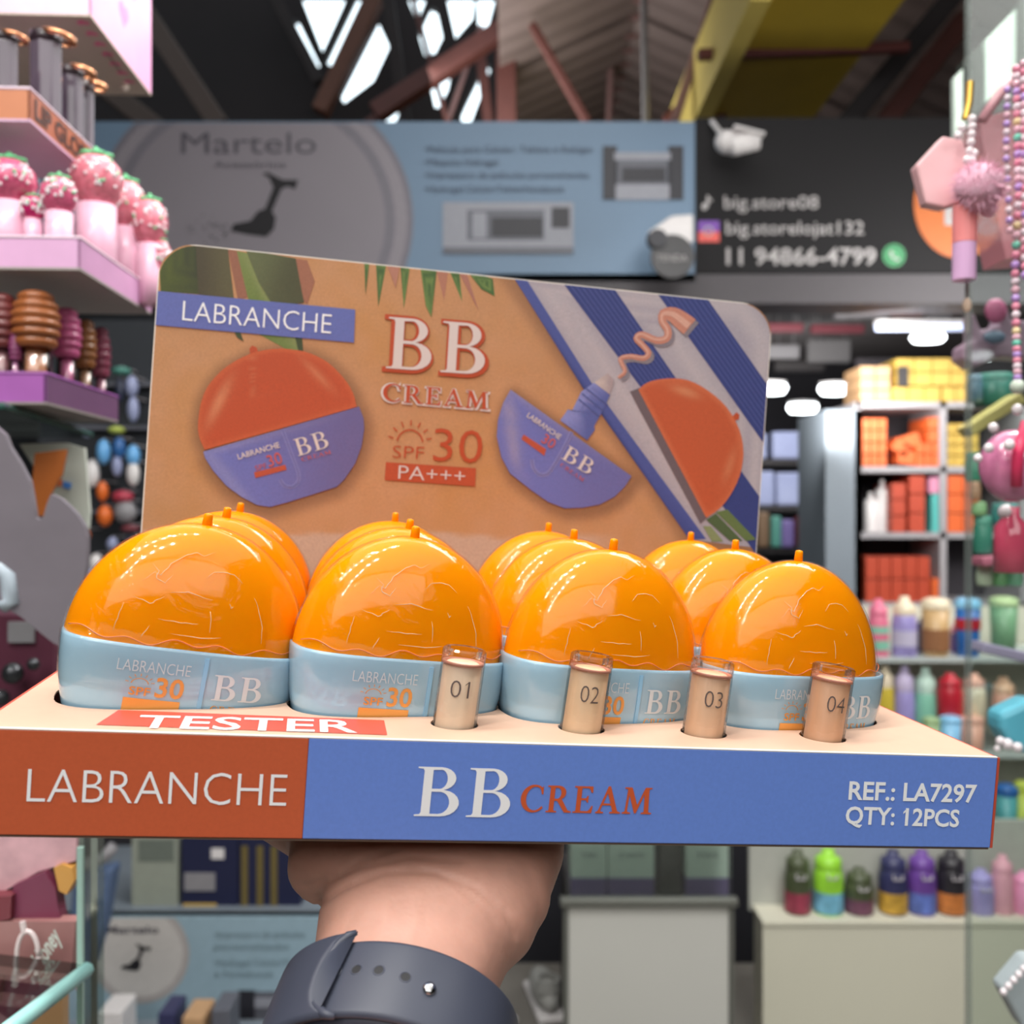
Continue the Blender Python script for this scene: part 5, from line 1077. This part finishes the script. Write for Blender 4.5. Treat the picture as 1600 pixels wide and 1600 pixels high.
# honey dipper glosses
for k, (px, y0, y1, w_, d, c, lab) in enumerate([(56, 456, 582, 74, .815, (156, 92, 52), 'largest brown honey-dipper lip gloss at the purple tray corner'), (104, 482, 592, 46, .86, (186, 84, 130), 'pink ribbed honey-dipper lip gloss behind the brown one'), (133, 500, 608, 36, .90, (134, 84, 44), 'dark brown honey-dipper lip gloss further along the purple tray'), (158, 512, 622, 30, .945, (140, 66, 88), 'plum honey-dipper lip gloss furthest along the purple tray'), (4, 460, 582, 50, .83, (110, 50, 50), 'maroon honey-dipper lip gloss cut by the left frame edge'), (24, 520, 582, 20, .86, (130, 60, 100), 'slim plum lip gloss between the maroon and brown dippers')]):
    d, ext = seat(px, y1, w_, 72, .62, ZT2)
    t = thing('honey_dipper_gloss', lab, 'lip gloss', P(px, y1, d), group='honey-dipper lip glosses in the purple tray'); r = w_/2/F*d; h = (y1-y0)/F*d; m = K('dipper_%d' % k, *c, .3); pr = [(0, h*.30), (r*.75, h*.30)]
    for j in range(6):
        z = h*(.32+.11*j); rr_ = r*[.86, .96, 1, .98, .9, .72][j]; pr += [(rr_*.88, z), (rr_, z+h*.03), (rr_, z+h*.07), (rr_*.88, z+h*.10)]
    pr += [(r*.4, h*1.0), (0, h*1.0)]; obj('ribbed_cap', lathe(NB(), pr, 24), m, t, smooth=True)
    obj('tube_body', lathe(NB(), [(0, -ext), (r*.62, -ext), (r*.62, h*.32), (0, h*.32)], 16), film('amber_clear', (.95, .86, .82, 1), .04, 1, 0, 1, base=.08), t, smooth=True); obj('gloss_fill', lathe(NB(), [(0, .001-ext), (r*.42, .001-ext), (r*.42, h*.30), (0, h*.30)], 14), K('gloss_fill_%d' % k, min(255, c[0]+50), min(255, c[1]+70), min(255, c[2]+80), .2), t, smooth=True)
# stacked shelves
def glass_shelf(name, label, a, b, c_, d_, th, m, edge=None):
    """glass plate through four corner points"""
    t = topthing(name, label, 'shelf'); pts = [a, b, c_, d_]
    bm = NB(); lo = [bm.verts.new(p) for p in pts]; hi = [bm.verts.new(p+Vector((0, 0, th))) for p in pts]
    bm.faces.new(lo); bm.faces.new(hi[::-1])
    for k in range(4): bm.faces.new((lo[k], lo[(k+1) % 4], hi[(k+1) % 4], hi[k]))
    obj('plate', bm, m, t)
    if edge is not None:
        bm = NB(); tube(bm, [a+Vector((0, -.0005, th/2)), b+Vector((0, -.0005, th/2)), c_+Vector((0, 0, th/2))], th*.52, 6); obj('polished_edge', bm, edge, t)
    return t
M_gedge = K('glass_edge_dark', 44, 84, 76, .2); M_gedge2 = K('glass_edge_aqua', 168, 226, 222, .12); M_shglass = film('shelf_glass', (.84, .92, .89, 1), .03, 1, 0, .9, base=.04)
glass_shelf('glass_shelf', 'glass shelf just beneath the purple tray', P(-200, 640, .78), P(4, 640, .78), P(142, 684, 1.0), P(-120, 684, 1.0), .006, M_shglass, M_gedge)
# grey moulded panel with brown insert
gp = topthing('moulded_panel', 'grey curved plastic panel below the purple tray, brown card showing behind', 'panel')
GPP = [(-90, 655), (0, 665), (22, 700), (48, 752), (56, 808), (68, 806), (78, 772), (104, 792), (124, 822), (128, 860), (122, 920), (100, 1004), (80, 1004), (50, 975), (10, 945), (-90, 905)]
bm = NB(); A_ = []; 
gpt = smooth_loop(GPP, True, 2)
vs_, fs_ = fill2d([[(P(x, y, .74).x, P(x, y, .74).z) for x, y in gpt]]); n_ = len(gpt)
bow = lambda x: .74+.05*math.sin((x+.35)*6)
V = [(x, bow(x), z) for x, z in vs_]+[(x, bow(x)+.006, z) for x, z in vs_]; L = [(P(x, y, .74).x, P(x, y, .74).z) for x, y in gpt]; Fc = fs_+[tuple(i+len(vs_) for i in f[::-1]) for f in fs_]; k0 = len(V)
V += [(x, bow(x), z) for x, z in L]+[(x, bow(x)+.006, z) for x, z in L]; Fc += [(k0+i, k0+(i+1) % n_, k0+n_+(i+1) % n_, k0+n_+i) for i in range(n_)]
obj('panel_shell', (V, Fc), K('moulded_grey', 122, 116, 124, .35), gp)
obj('white_rim', tube(NB(), [P(x, y, .735) for x, y in [(-40, 870), (0, 888), (12, 900), (18, 940), (4, 946)]], .006, 8), K('pale_blue_rim', 186, 200, 212, .2), gp, smooth=True)
t = topthing('brown_card', 'orange-brown pointed card behind the grey panel', 'card'); obj('card_sheet', prism(NB(), [(P(x, y, .84).x, P(x, y, .84).z) for x, y in [(54, 708), (104, 702), (96, 742), (80, 770), (70, 806), (56, 806), (50, 760)]], .84, .843), K('amber_card', 168, 92, 36), t)
t = topthing('crumpled_wrapper', 'clear and white crumpled wrapper hanging by the grey panel', 'wrapper')
obj('wrapper_film', prism(NB(), [(P(x, y, .88).x, P(x, y, .88).z) for x, y in [(30, 694), (104, 692), (132, 700), (140, 800), (138, 826), (118, 812), (84, 776), (60, 740)]], .88, .884), K('milky_wrapper', 200, 206, 196, .25), t)
obj('orange_print', prism(NB(), [(P(x, y, .879).x, P(x, y, .879).z) for x, y in [(86, 748), (98, 750), (96, 760), (86, 758)]], .877, .879), K('orange_dot', 230, 120, 70), t); obj('blue_print', prism(NB(), [(P(x, y, .879).x, P(x, y, .879).z) for x, y in [(100, 752), (112, 755), (110, 764), (100, 762)]], .877, .879), K('blue_dot', 80, 140, 220), t)
t = topthing('maroon_carton', 'dark maroon carton under the grey panel', 'carton'); slab('carton_body', -60, 962, 84, 1180, .95, .2, K('maroon_card', 96, 48, 66), t); slab('white_label', 12, 972, 52, 1004, .945, .004, M_gy, t)
for k, (x, y, r) in enumerate([(20, 1052, 17), (2, 1090, 13), (52, 1038, 10)]):
    tag(obj('glass_bead_ball', ball(NB(), P(x, y, .93), r/F*.93, 14, 10), mat('dark_bauble', S(70, 72, 76), .08, metal=.6), smooth=True), ['larger dark shiny bauble above the box\'s left corner', 'dark shiny bauble cut by the left frame edge', 'small dark bauble right of the larger one'][k], 'bauble')
# upright glass pane and lower left glass case
lp = topthing('glass_case', 'glass case of pink hair goods with bright aqua shelf edge, lower left', 'display case')
DGc = .62
obj('glass_side', box((P(126, 1300, DGc-.05).x, DGc-.035, P(126, 1420, DGc).z), (.004, .026, .16)), film('case_glass', (.84, .90, .88, 1), .03, 1, 0, .9, base=.06), lp)
obj('glass_edge', box((P(126, 1300, DGc-.05).x, DGc-.05, P(126, 1420, DGc).z-.012), (.0032, .003, .135)), K('glass_edge_pale', 158, 188, 178, .2), lp)
A_, B_ = P(-60, 1650, .42), P(132, 1506, DGc-.05)
bm = NB(); off = Vector((0, 0, -.007)); bk_ = Vector((-.22, .05, 0)); q4 = [A_, B_, B_+bk_, A_+bk_]; lo = [bm.verts.new(p+off) for p in q4]; hi = [bm.verts.new(p) for p in q4]; bm.faces.new(hi); bm.faces.new(lo[::-1])
for k in range(4): bm.faces.new((lo[k], lo[(k+1) % 4], hi[(k+1) % 4], hi[k]))
obj('bottom_plate', bm, M_shglass, lp)
obj('bright_edge', tube(NB(), [A_+Vector((.001, 0, -.0035)), B_+Vector((.001, 0, -.0035))], .0044, 8), M_gedge2, lp, smooth=True)
zf = B_.z+.001
def case_card(lab, pts, d, m, extra=()):
    t = topthing('pink_pack', lab, 'pack'); obj('pack_card', prism(NB(), [(P(x, y, d).x, P(x, y, d).z) for x, y in pts], d, d+.01), m, t)
    for nm, pp, mm in extra: obj(nm, prism(NB(), [(P(x, y, d).x, P(x, y, d).z) for x, y in pp], d-.002, d), mm, t)
    return t
case_card('dusty rose backing card with a pale ring, in the lower left glass case', [(-60, 1440), (118, 1440), (112, 1512), (-60, 1620)], .60, K('dusty_rose_card', 158, 112, 110))
t = topthing('ring_charm', 'pale oval ring charm hanging in front of the dusty rose card', 'charm'); bm = NB(); tube(bm, [P(43+17*math.cos(a), 1494+39*math.sin(a), .588) for a in [2*PI*k/24 for k in range(25)]], .0014, 8); obj('ring', bm, K('milky_ring', 216, 200, 200, .2), t, smooth=True); obj('clasp', tube(NB(), [P(35, 1440, .588), P(38, 1456, .588)], .0018, 8), K('milky_ring', 216, 200, 200, .2), t)
tw = text2d('Honey', .02); t = topthing('script_charm', 'pale lettered charm beside the oval ring charm', 'charm'); vv, ff, ww = tw; aa, bb = P(64, 1516, .59), P(96, 1466, .59)
obj('lettering', ([(aa.x+(bb.x-aa.x)*x/ww-y*.006, .59, aa.z+(bb.z-aa.z)*x/ww+y*.008) for x, y in vv], ff), K('pale_mint', 196, 204, 196, .3), t)
case_card('pink and cream floral pouch at the top of the lower left case', [(-40, 1290), (120, 1300), (118, 1345), (60, 1362), (0, 1396), (-40, 1400)], .61, mat('floral_pouch', S(206, 160, 168), .4, var=.3, scale=50))
case_card('plum velvet bow pack under the floral pouch', [(20, 1384), (70, 1362), (86, 1388), (94, 1440), (20, 1450)], .605, K('plum_pack', 120, 52, 78)); case_card('amber yellow round pack behind the glass edge', [(84, 1356), (96, 1350), (112, 1356), (116, 1376), (104, 1398), (92, 1392)], .607, K('amber_pack', 206, 150, 74)); case_card('dark red pack at the left of the lower left case', [(-30, 1402), (18, 1400), (16, 1436), (-30, 1444)], .6, K('dark_red_pack', 118, 50, 60))
t = topthing('pink_pen', 'slim pink pen hanging under the aqua shelf edge', 'pen'); obj('barrel', tube(NB(), [P(122, 1532, .60), P(130, 1566, .60), P(140, 1620, .60)], .0022, 10), K('pen_pink', 224, 170, 190), t); obj('tip', ball(NB(), P(128, 1548, .598), .003, 10, 8), K('milky_ring', 216, 200, 200, .2), t)
case_card('tan carton under the aqua shelf edge', [(40, 1580), (98, 1560), (98, 1640), (40, 1640)], .72, K('tan_carton', 168, 132, 92))
# ================================================================== RIGHT GLASS CASE WITH CHARMS
RX = P(1512, 800, .62)
rc = topthing('glass_case', 'tall clear glass case standing at the right edge of the frame', 'display case')
M_rg = film('pane_glass', (.90, .95, .93, 1), .02, 1, 0, .8, base=.03)
DP_ = .95
gx0, gx1 = P(1512, 0, DP_).x, P(1680, 0, DP_).x
obj('glass_front', box(((gx0+gx1)/2, DP_, CZ-.02), (gx1-gx0, .005, 1.14)), M_rg, rc); obj('glass_edge', box((gx0, DP_-.001, CZ-.02), (.004, .008, 1.14)), mat('edge_haze', S(150, 160, 156), .3, alpha=.32), rc)

# pale panel standing in for window light behind the glass at the top
t = topthing('window_light_panel', 'pale mint panel as window light, with dark vertical stripe in the top right corner', 'panel'); M_mint = mat('mint_white', S(226, 244, 232), .5)
obj('panel_left', prism(NB(), [(P(x, y, 1.3).x, P(x, y, 1.3).z) for x, y in [(1491, 120), (1510, 102), (1512, 190), (1506, 236), (1492, 244)]], 1.3, 1.31), M_mint, t); obj('panel_right', prism(NB(), [(P(x, y, 1.3).x, P(x, y, 1.3).z) for x, y in [(1540, 62), (1640, -40), (1640, 110), (1600, 104), (1540, 160)]], 1.3, 1.31), M_mint, t)
obj('dark_stripe', prism(NB(), [(P(x, y, 1.29).x, P(x, y, 1.29).z) for x, y in [(1510, 90), (1540, 60), (1540, 165), (1510, 180)]], 1.3, 1.32), K('deep_green_black', 52, 58, 50), t)
obj('dark_frame', prism(NB(), [(P(x, y, 1.29).x, P(x, y, 1.29).z) for x, y in [(1594, 0), (1606, -10), (1606, 110), (1594, 106)]], 1.295, 1.315), K('deep_green_black', 52, 58, 50), t)
DC_ = .70
M_pkh = K('blush_plastic', 246, 196, 200, .3); M_coral = K('coral_tube', 250, 150, 150, .25); M_lil = K('lilac_clear', 228, 184, 226, .15)
hx = [(1474, 212), (1506, 218), (1518, 262), (1502, 316), (1476, 324), (1447, 318), (1432, 258)]
t = topthing('hexagon_charm', 'blush pink hexagonal mirror charm hanging on pearls at the right', 'charm'); obj('mirror_case', prism(NB(), [(P(x, y, DC_).x, P(x, y, DC_).z) for x, y in hx], DC_, DC_+.012), M_pkh, t, bevel=.0015)
obj('pearl_strand', (lambda bm: [ball(bm, P(x, y, DC_-.01), .0030, 10, 7) for x, y in [(1519, 186), (1519, 198), (1518, 210), (1517, 222), (1515, 236), (1511, 250), (1503, 200), (1497, 212), (1522, 240), (1519, 250)]] and bm)(NB()), M_seed, t, smooth=True); obj('gold_hook', tube(NB(), [P(1516, 128, DC_), P(1514, 160, DC_), P(1508, 186, DC_)], .0028, 8), mat('brass_gold', S(224, 186, 90), .25, metal=.7), t)
t = topthing('pompom_charm', 'fluffy pink pompom charm overlapping the hexagon charm', 'charm'); bm = NB(); rr = random.Random(5)
pc_ = P(1530, 292, DC_-.02); ball(bm, pc_, .0155, 18, 12)
for v in bm.verts: v.co += (v.co-pc_)*.16*noise.noise(v.co*220)
obj('fluff', bm, mat('fluff_pink', S(250, 184, 204), .9, var=.2, scale=200), t, smooth=True); bm = NB()
for k in range(420):
    dv = Vector((rr.gauss(0, 1), rr.gauss(0, 1), rr.gauss(0, 1))).normalized(); p0_ = pc_+dv*.014; p1_ = pc_+dv*(.0185+rr.random()*.003)+Vector((rr.gauss(0, .001), 0, rr.gauss(0, .001))); s_ = dv.cross(Vector((0, 1, .1))).normalized()*.0006
    a_, b_, c_ = bm.verts.new(p0_+s_), bm.verts.new(p0_-s_), bm.verts.new(p1_); bm.faces.new((a_, b_, c_))
o = obj('fur', bm, mat('fluff_pink', S(250, 184, 204), .9, var=.2, scale=200), t); o['kind'] = 'stuff'; obj('tail_puff', ball(NB(), P(1544, 326, DC_-.015), .006, 12, 8), mat('fluff_pink', S(250, 184, 204), .9), t, smooth=True)
t = topthing('gloss_charm', 'coral and lilac lip gloss tube charm hanging below the pompom', 'charm'); obj('cap', tube(NB(), [P(1508, 322, DC_-.01), P(1507, 380, DC_-.01)], 18/F*DC_, 16), M_coral, t, smooth=False); obj('tube_body', tube(NB(), [P(1507, 380, DC_-.01), P(1506, 438, DC_-.01)], 17.5/F*DC_, 16), M_lil, t); obj('cord', tube(NB(), [P(1511, 438, DC_), P(1512, 520, DC_)], .0014, 6), K('grey_cord', 140, 136, 134), t); obj('cord_bead', ball(NB(), P(1511, 477, DC_), .003, 10, 8, (1, 1, 1.8)), K('cream_bead', 226, 200, 176), t)
# iridescent bead strands
IR = [mat('iris_%d' % k, c, .08, coat=1, var=.1) for k, c in enumerate([S(244, 150, 176), S(250, 226, 236), S(198, 160, 230), S(240, 190, 206), S(120, 214, 190), S(250, 220, 170)])]
def strand(lab, pts, d, r, n, seq):
    t = topthing('bead_strand', lab, 'bead strand'); tot = []
    for k in range(n):
        f = k/(n-1)*(len(pts)-1); i = min(int(f), len(pts)-2); u_ = f-i; x = pts[i][0]*(1-u_)+pts[i+1][0]*u_; y = pts[i][1]*(1-u_)+pts[i+1][1]*u_
        obj('bead', ball(NB(), P(x, y, d), r, 10, 7), IR[seq[k % len(seq)]], t, smooth=True)
    obj('thread', tube(NB(), [P(x, y, d) for x, y in pts], .0006, 5), K('grey_cord', 140, 136, 134), t)
strand('long pink iridescent bead strand hanging near the right frame edge', [(1588, 108), (1590, 200), (1592, 300), (1586, 420), (1588, 520), (1590, 590)], .68, .0030, 40, [0, 1, 3, 2, 0, 1, 0, 5, 3, 4, 0, 2])
strand('second pink bead strand at the very right edge', [(1600, 100), (1603, 260), (1602, 430)], .67, .0030, 26, [3, 0, 1, 0, 2, 3, 1]); strand('lilac clear bead strand slightly behind the pink ones', [(1574, 140), (1572, 240), (1578, 360)], .74, .0026, 16, [2, 1, 2, 3])
t = topthing('crystal_ball_charm', 'large clear bead at the foot of the long pink strand', 'charm'); obj('crystal', ball(NB(), P(1590, 604, .68), .0052, 14, 10), mat('clear_green_crystal', S(216, 230, 214), .05, coat=1), t, smooth=True)
t = topthing('triangle_bag', 'translucent pink triangular pouch handle behind the strands', 'bag'); obj('strap', tube(NB(), [P(1534, 188, .80), P(1560, 150, .80), P(1588, 118, .80)], .004, 8), K('rose_strap', 214, 160, 168, .3), t, smooth=True); obj('pouch', prism(NB(), [(P(x, y, .82).x, P(x, y, .82).z) for x, y in [(1530, 186), (1590, 168), (1620, 180), (1620, 400), (1572, 404), (1540, 250)]], .82, .86), mat('clear_rose', S(210, 140, 150), .2, alpha=.55), t)
t = topthing('star_plush', 'pinkish grey star shaped charm behind the right glass', 'charm'); obj('star', prism(NB(), [(P(x, y, 1.05).x, P(x, y, 1.05).z) for x, y in [(1522, 486), (1534, 516), (1562, 508), (1572, 470), (1582, 500), (1620, 500), (1620, 560), (1560, 556), (1524, 574), (1504, 560), (1506, 540), (1524, 530)]], 1.05, 1.08), mat('dusty_lilac', S(186, 156, 176), .4, alpha=.8), t, bevel=.004); obj('pink_patch', ball(NB(), P(1556, 486, 1.04), .012, 12, 8, (1, .4, 1.1)), K('rose_patch', 206, 110, 150), t, smooth=True); obj('grey_patch', ball(NB(), P(1554, 527, 1.04), .010, 12, 8, (1.2, .4, .7)), K('slate_patch', 110, 126, 150), t, smooth=True)
# goods behind the right glass: green and yellow shelves
for k, (x0, y0, x1, y1, c, lab) in enumerate([(1517, 584, 1540, 628, (96, 128, 150), 'slate blue pack behind the glass above the yellow ledge'), (1538, 580, 1600, 632, (60, 124, 112), 'dark green pack behind the glass above the yellow ledge'), (1516, 706, 1545, 752, (84, 160, 132), 'green tub behind the glass left of the pink heart'), (1520, 752, 1536, 782, (196, 150, 120), 'small peach tub behind the glass'), (1524, 784, 1546, 806, (150, 196, 140), 'pale green tub behind the glass'),
      (1528, 806, 1556, 866, (70, 146, 126), 'tall green bottle behind the glass'), (1560, 786, 1600, 820, (80, 150, 150), 'teal tub behind the pink tube'), (1532, 884, 1556, 916, (196, 206, 180), 'cream jar with pale lid on the rose shelf'), (1557, 884, 1578, 916, (140, 200, 140), 'leaf green jar on the rose shelf'), (1579, 884, 1604, 916, (150, 214, 176), 'mint jar on the rose shelf')]):
    m = K('rjar_%d' % k, *c, .3); p0_, p1_ = P(x0, y0, 1.15), P(x1, y1, 1.15); r = (p1_.x-p0_.x)/2; h = p0_.z-p1_.z; t = thing('cosmetic_jar', lab, 'jar', ((p0_.x+p1_.x)/2, 1.15+r, p1_.z), group='jars behind the right glass')
    obj('body', lathe(NB(), [(0, 0), (r*.95, 0), (r, .003), (r, h*.72), (r*.8, h*.78), (0, h*.78)], 18), m, t, smooth=True); obj('lid', lathe(NB(), [(r*.9, h*.77), (r*.92, h*.98), (r*.8, h), (0, h)], 18), K('rlid_%d' % k, min(255, c[0]+40), min(255, c[1]+36), min(255, c[2]+36), .3), t, smooth=True)
for (a, b, c_, d_, m, lab) in [((1516, 674), (1600, 620), 18, 1.12, K('yellow_ledge', 222, 204, 130), 'slanting pale yellow shelf edge behind the right glass'), ((1536, 1012), (1640, 1036), 16, 1.12, K('lilac_ledge', 190, 176, 210), 'slanting lilac shelf edge behind the right glass'), ((1536, 878), (1640, 872), 14, 1.13, K('rose_ledge', 226, 130, 156), 'rose shelf edge above the jars')]:
    p0_, p1_ = P(*a, d_), P(*b, d_); v = p1_-p0_; o = obj('shelf_edge', box((0, 0, 0), (v.length, .03, c_/F*d_), Matrix.Translation((p0_+p1_)/2+Vector((0, .015, 0))) @ Matrix.Rotation(-math.atan2(v.z, v.x), 4, 'Y')), m, bevel=.002); tag(o, lab, 'shelf')
# pink heart ball and tube charm
t = topthing('heart_charm', 'glossy pink clear heart ball charm at the right edge', 'charm'); obj('heart_ball', ball(NB(), P(1582, 728, .72), .0235, 24, 16, (1, .8, 1.12)), mat('pink_crystal', S(240, 130, 170), .06, var=.35, scale=60, coat=1), t, smooth=True)
obj('red_ribbon', tube(NB(), [P(1604, 660, .70), P(1590, 710, .697), P(1588, 760, .70)], .004, 8), K('hot_pink', 236, 66, 110, .2), t, smooth=True); bm = NB()
for x, y, r in [(1552, 668, 8), (1545, 700, 8), (1577, 695, 9), (1528, 716, 7), (1590, 640, 9)]: ball(bm, P(x, y, .692), r/F*.69, 10, 8)
obj('clear_gems', bm, M_seed, t, smooth=True)
t = topthing('pink_bottle_charm', 'translucent rose bottle charm under the heart ball', 'charm'); obj('bottle_body', lathe(NB(), [(0, 0), (.013, 0), (.012, .035), (.006, .043), (.006, .050), (0, .050)], 18, P(1580, 894, .76)), mat('rose_clear', S(226, 90, 120), .12, coat=1), t, smooth=True); obj('stopper', ball(NB(), P(1572, 800, .76), .006, 12, 8), M_seed, t, smooth=True)
t = topthing('teal_pouch', 'turquoise folded pouch at the right edge above the box corner', 'pouch'); obj('pouch_body', prism(NB(), [(P(x, y, .9).x, P(x, y, .9).z) for x, y in [(1562, 1116), (1612, 1092), (1640, 1100), (1640, 1180), (1600, 1178), (1576, 1164), (1564, 1140)]], .9, .93), K('turquoise', 98, 186, 208, .3), t, bevel=.006)
bm = NB()
for x, y, r in [(1563, 1158, 7), (1574, 1163, 9), (1590, 1168, 8), (1558, 1170, 5)]: ball(bm, P(x, y, .885), r/F*.885, 12, 8)
obj('clear_trim_beads', bm, M_seed, t, smooth=True)
t = topthing('grey_comb_pack', 'silvery grey pack with bead edge at the lower right frame edge', 'pack'); obj('pack_body', prism(NB(), [(P(x, y, .8).x, P(x, y, .8).z) for x, y in [(1566, 1548), (1606, 1500), (1640, 1500), (1640, 1620), (1600, 1610)]], .8, .82), K('silver_grey', 176, 188, 192, .3), t, bevel=.003); bm = NB()
for k in range(6): ball(bm, P(1568+k*8, 1550-k*9, .79), 6/F*.79, 10, 7)
obj('bead_edge', bm, M_seed, t, smooth=True)
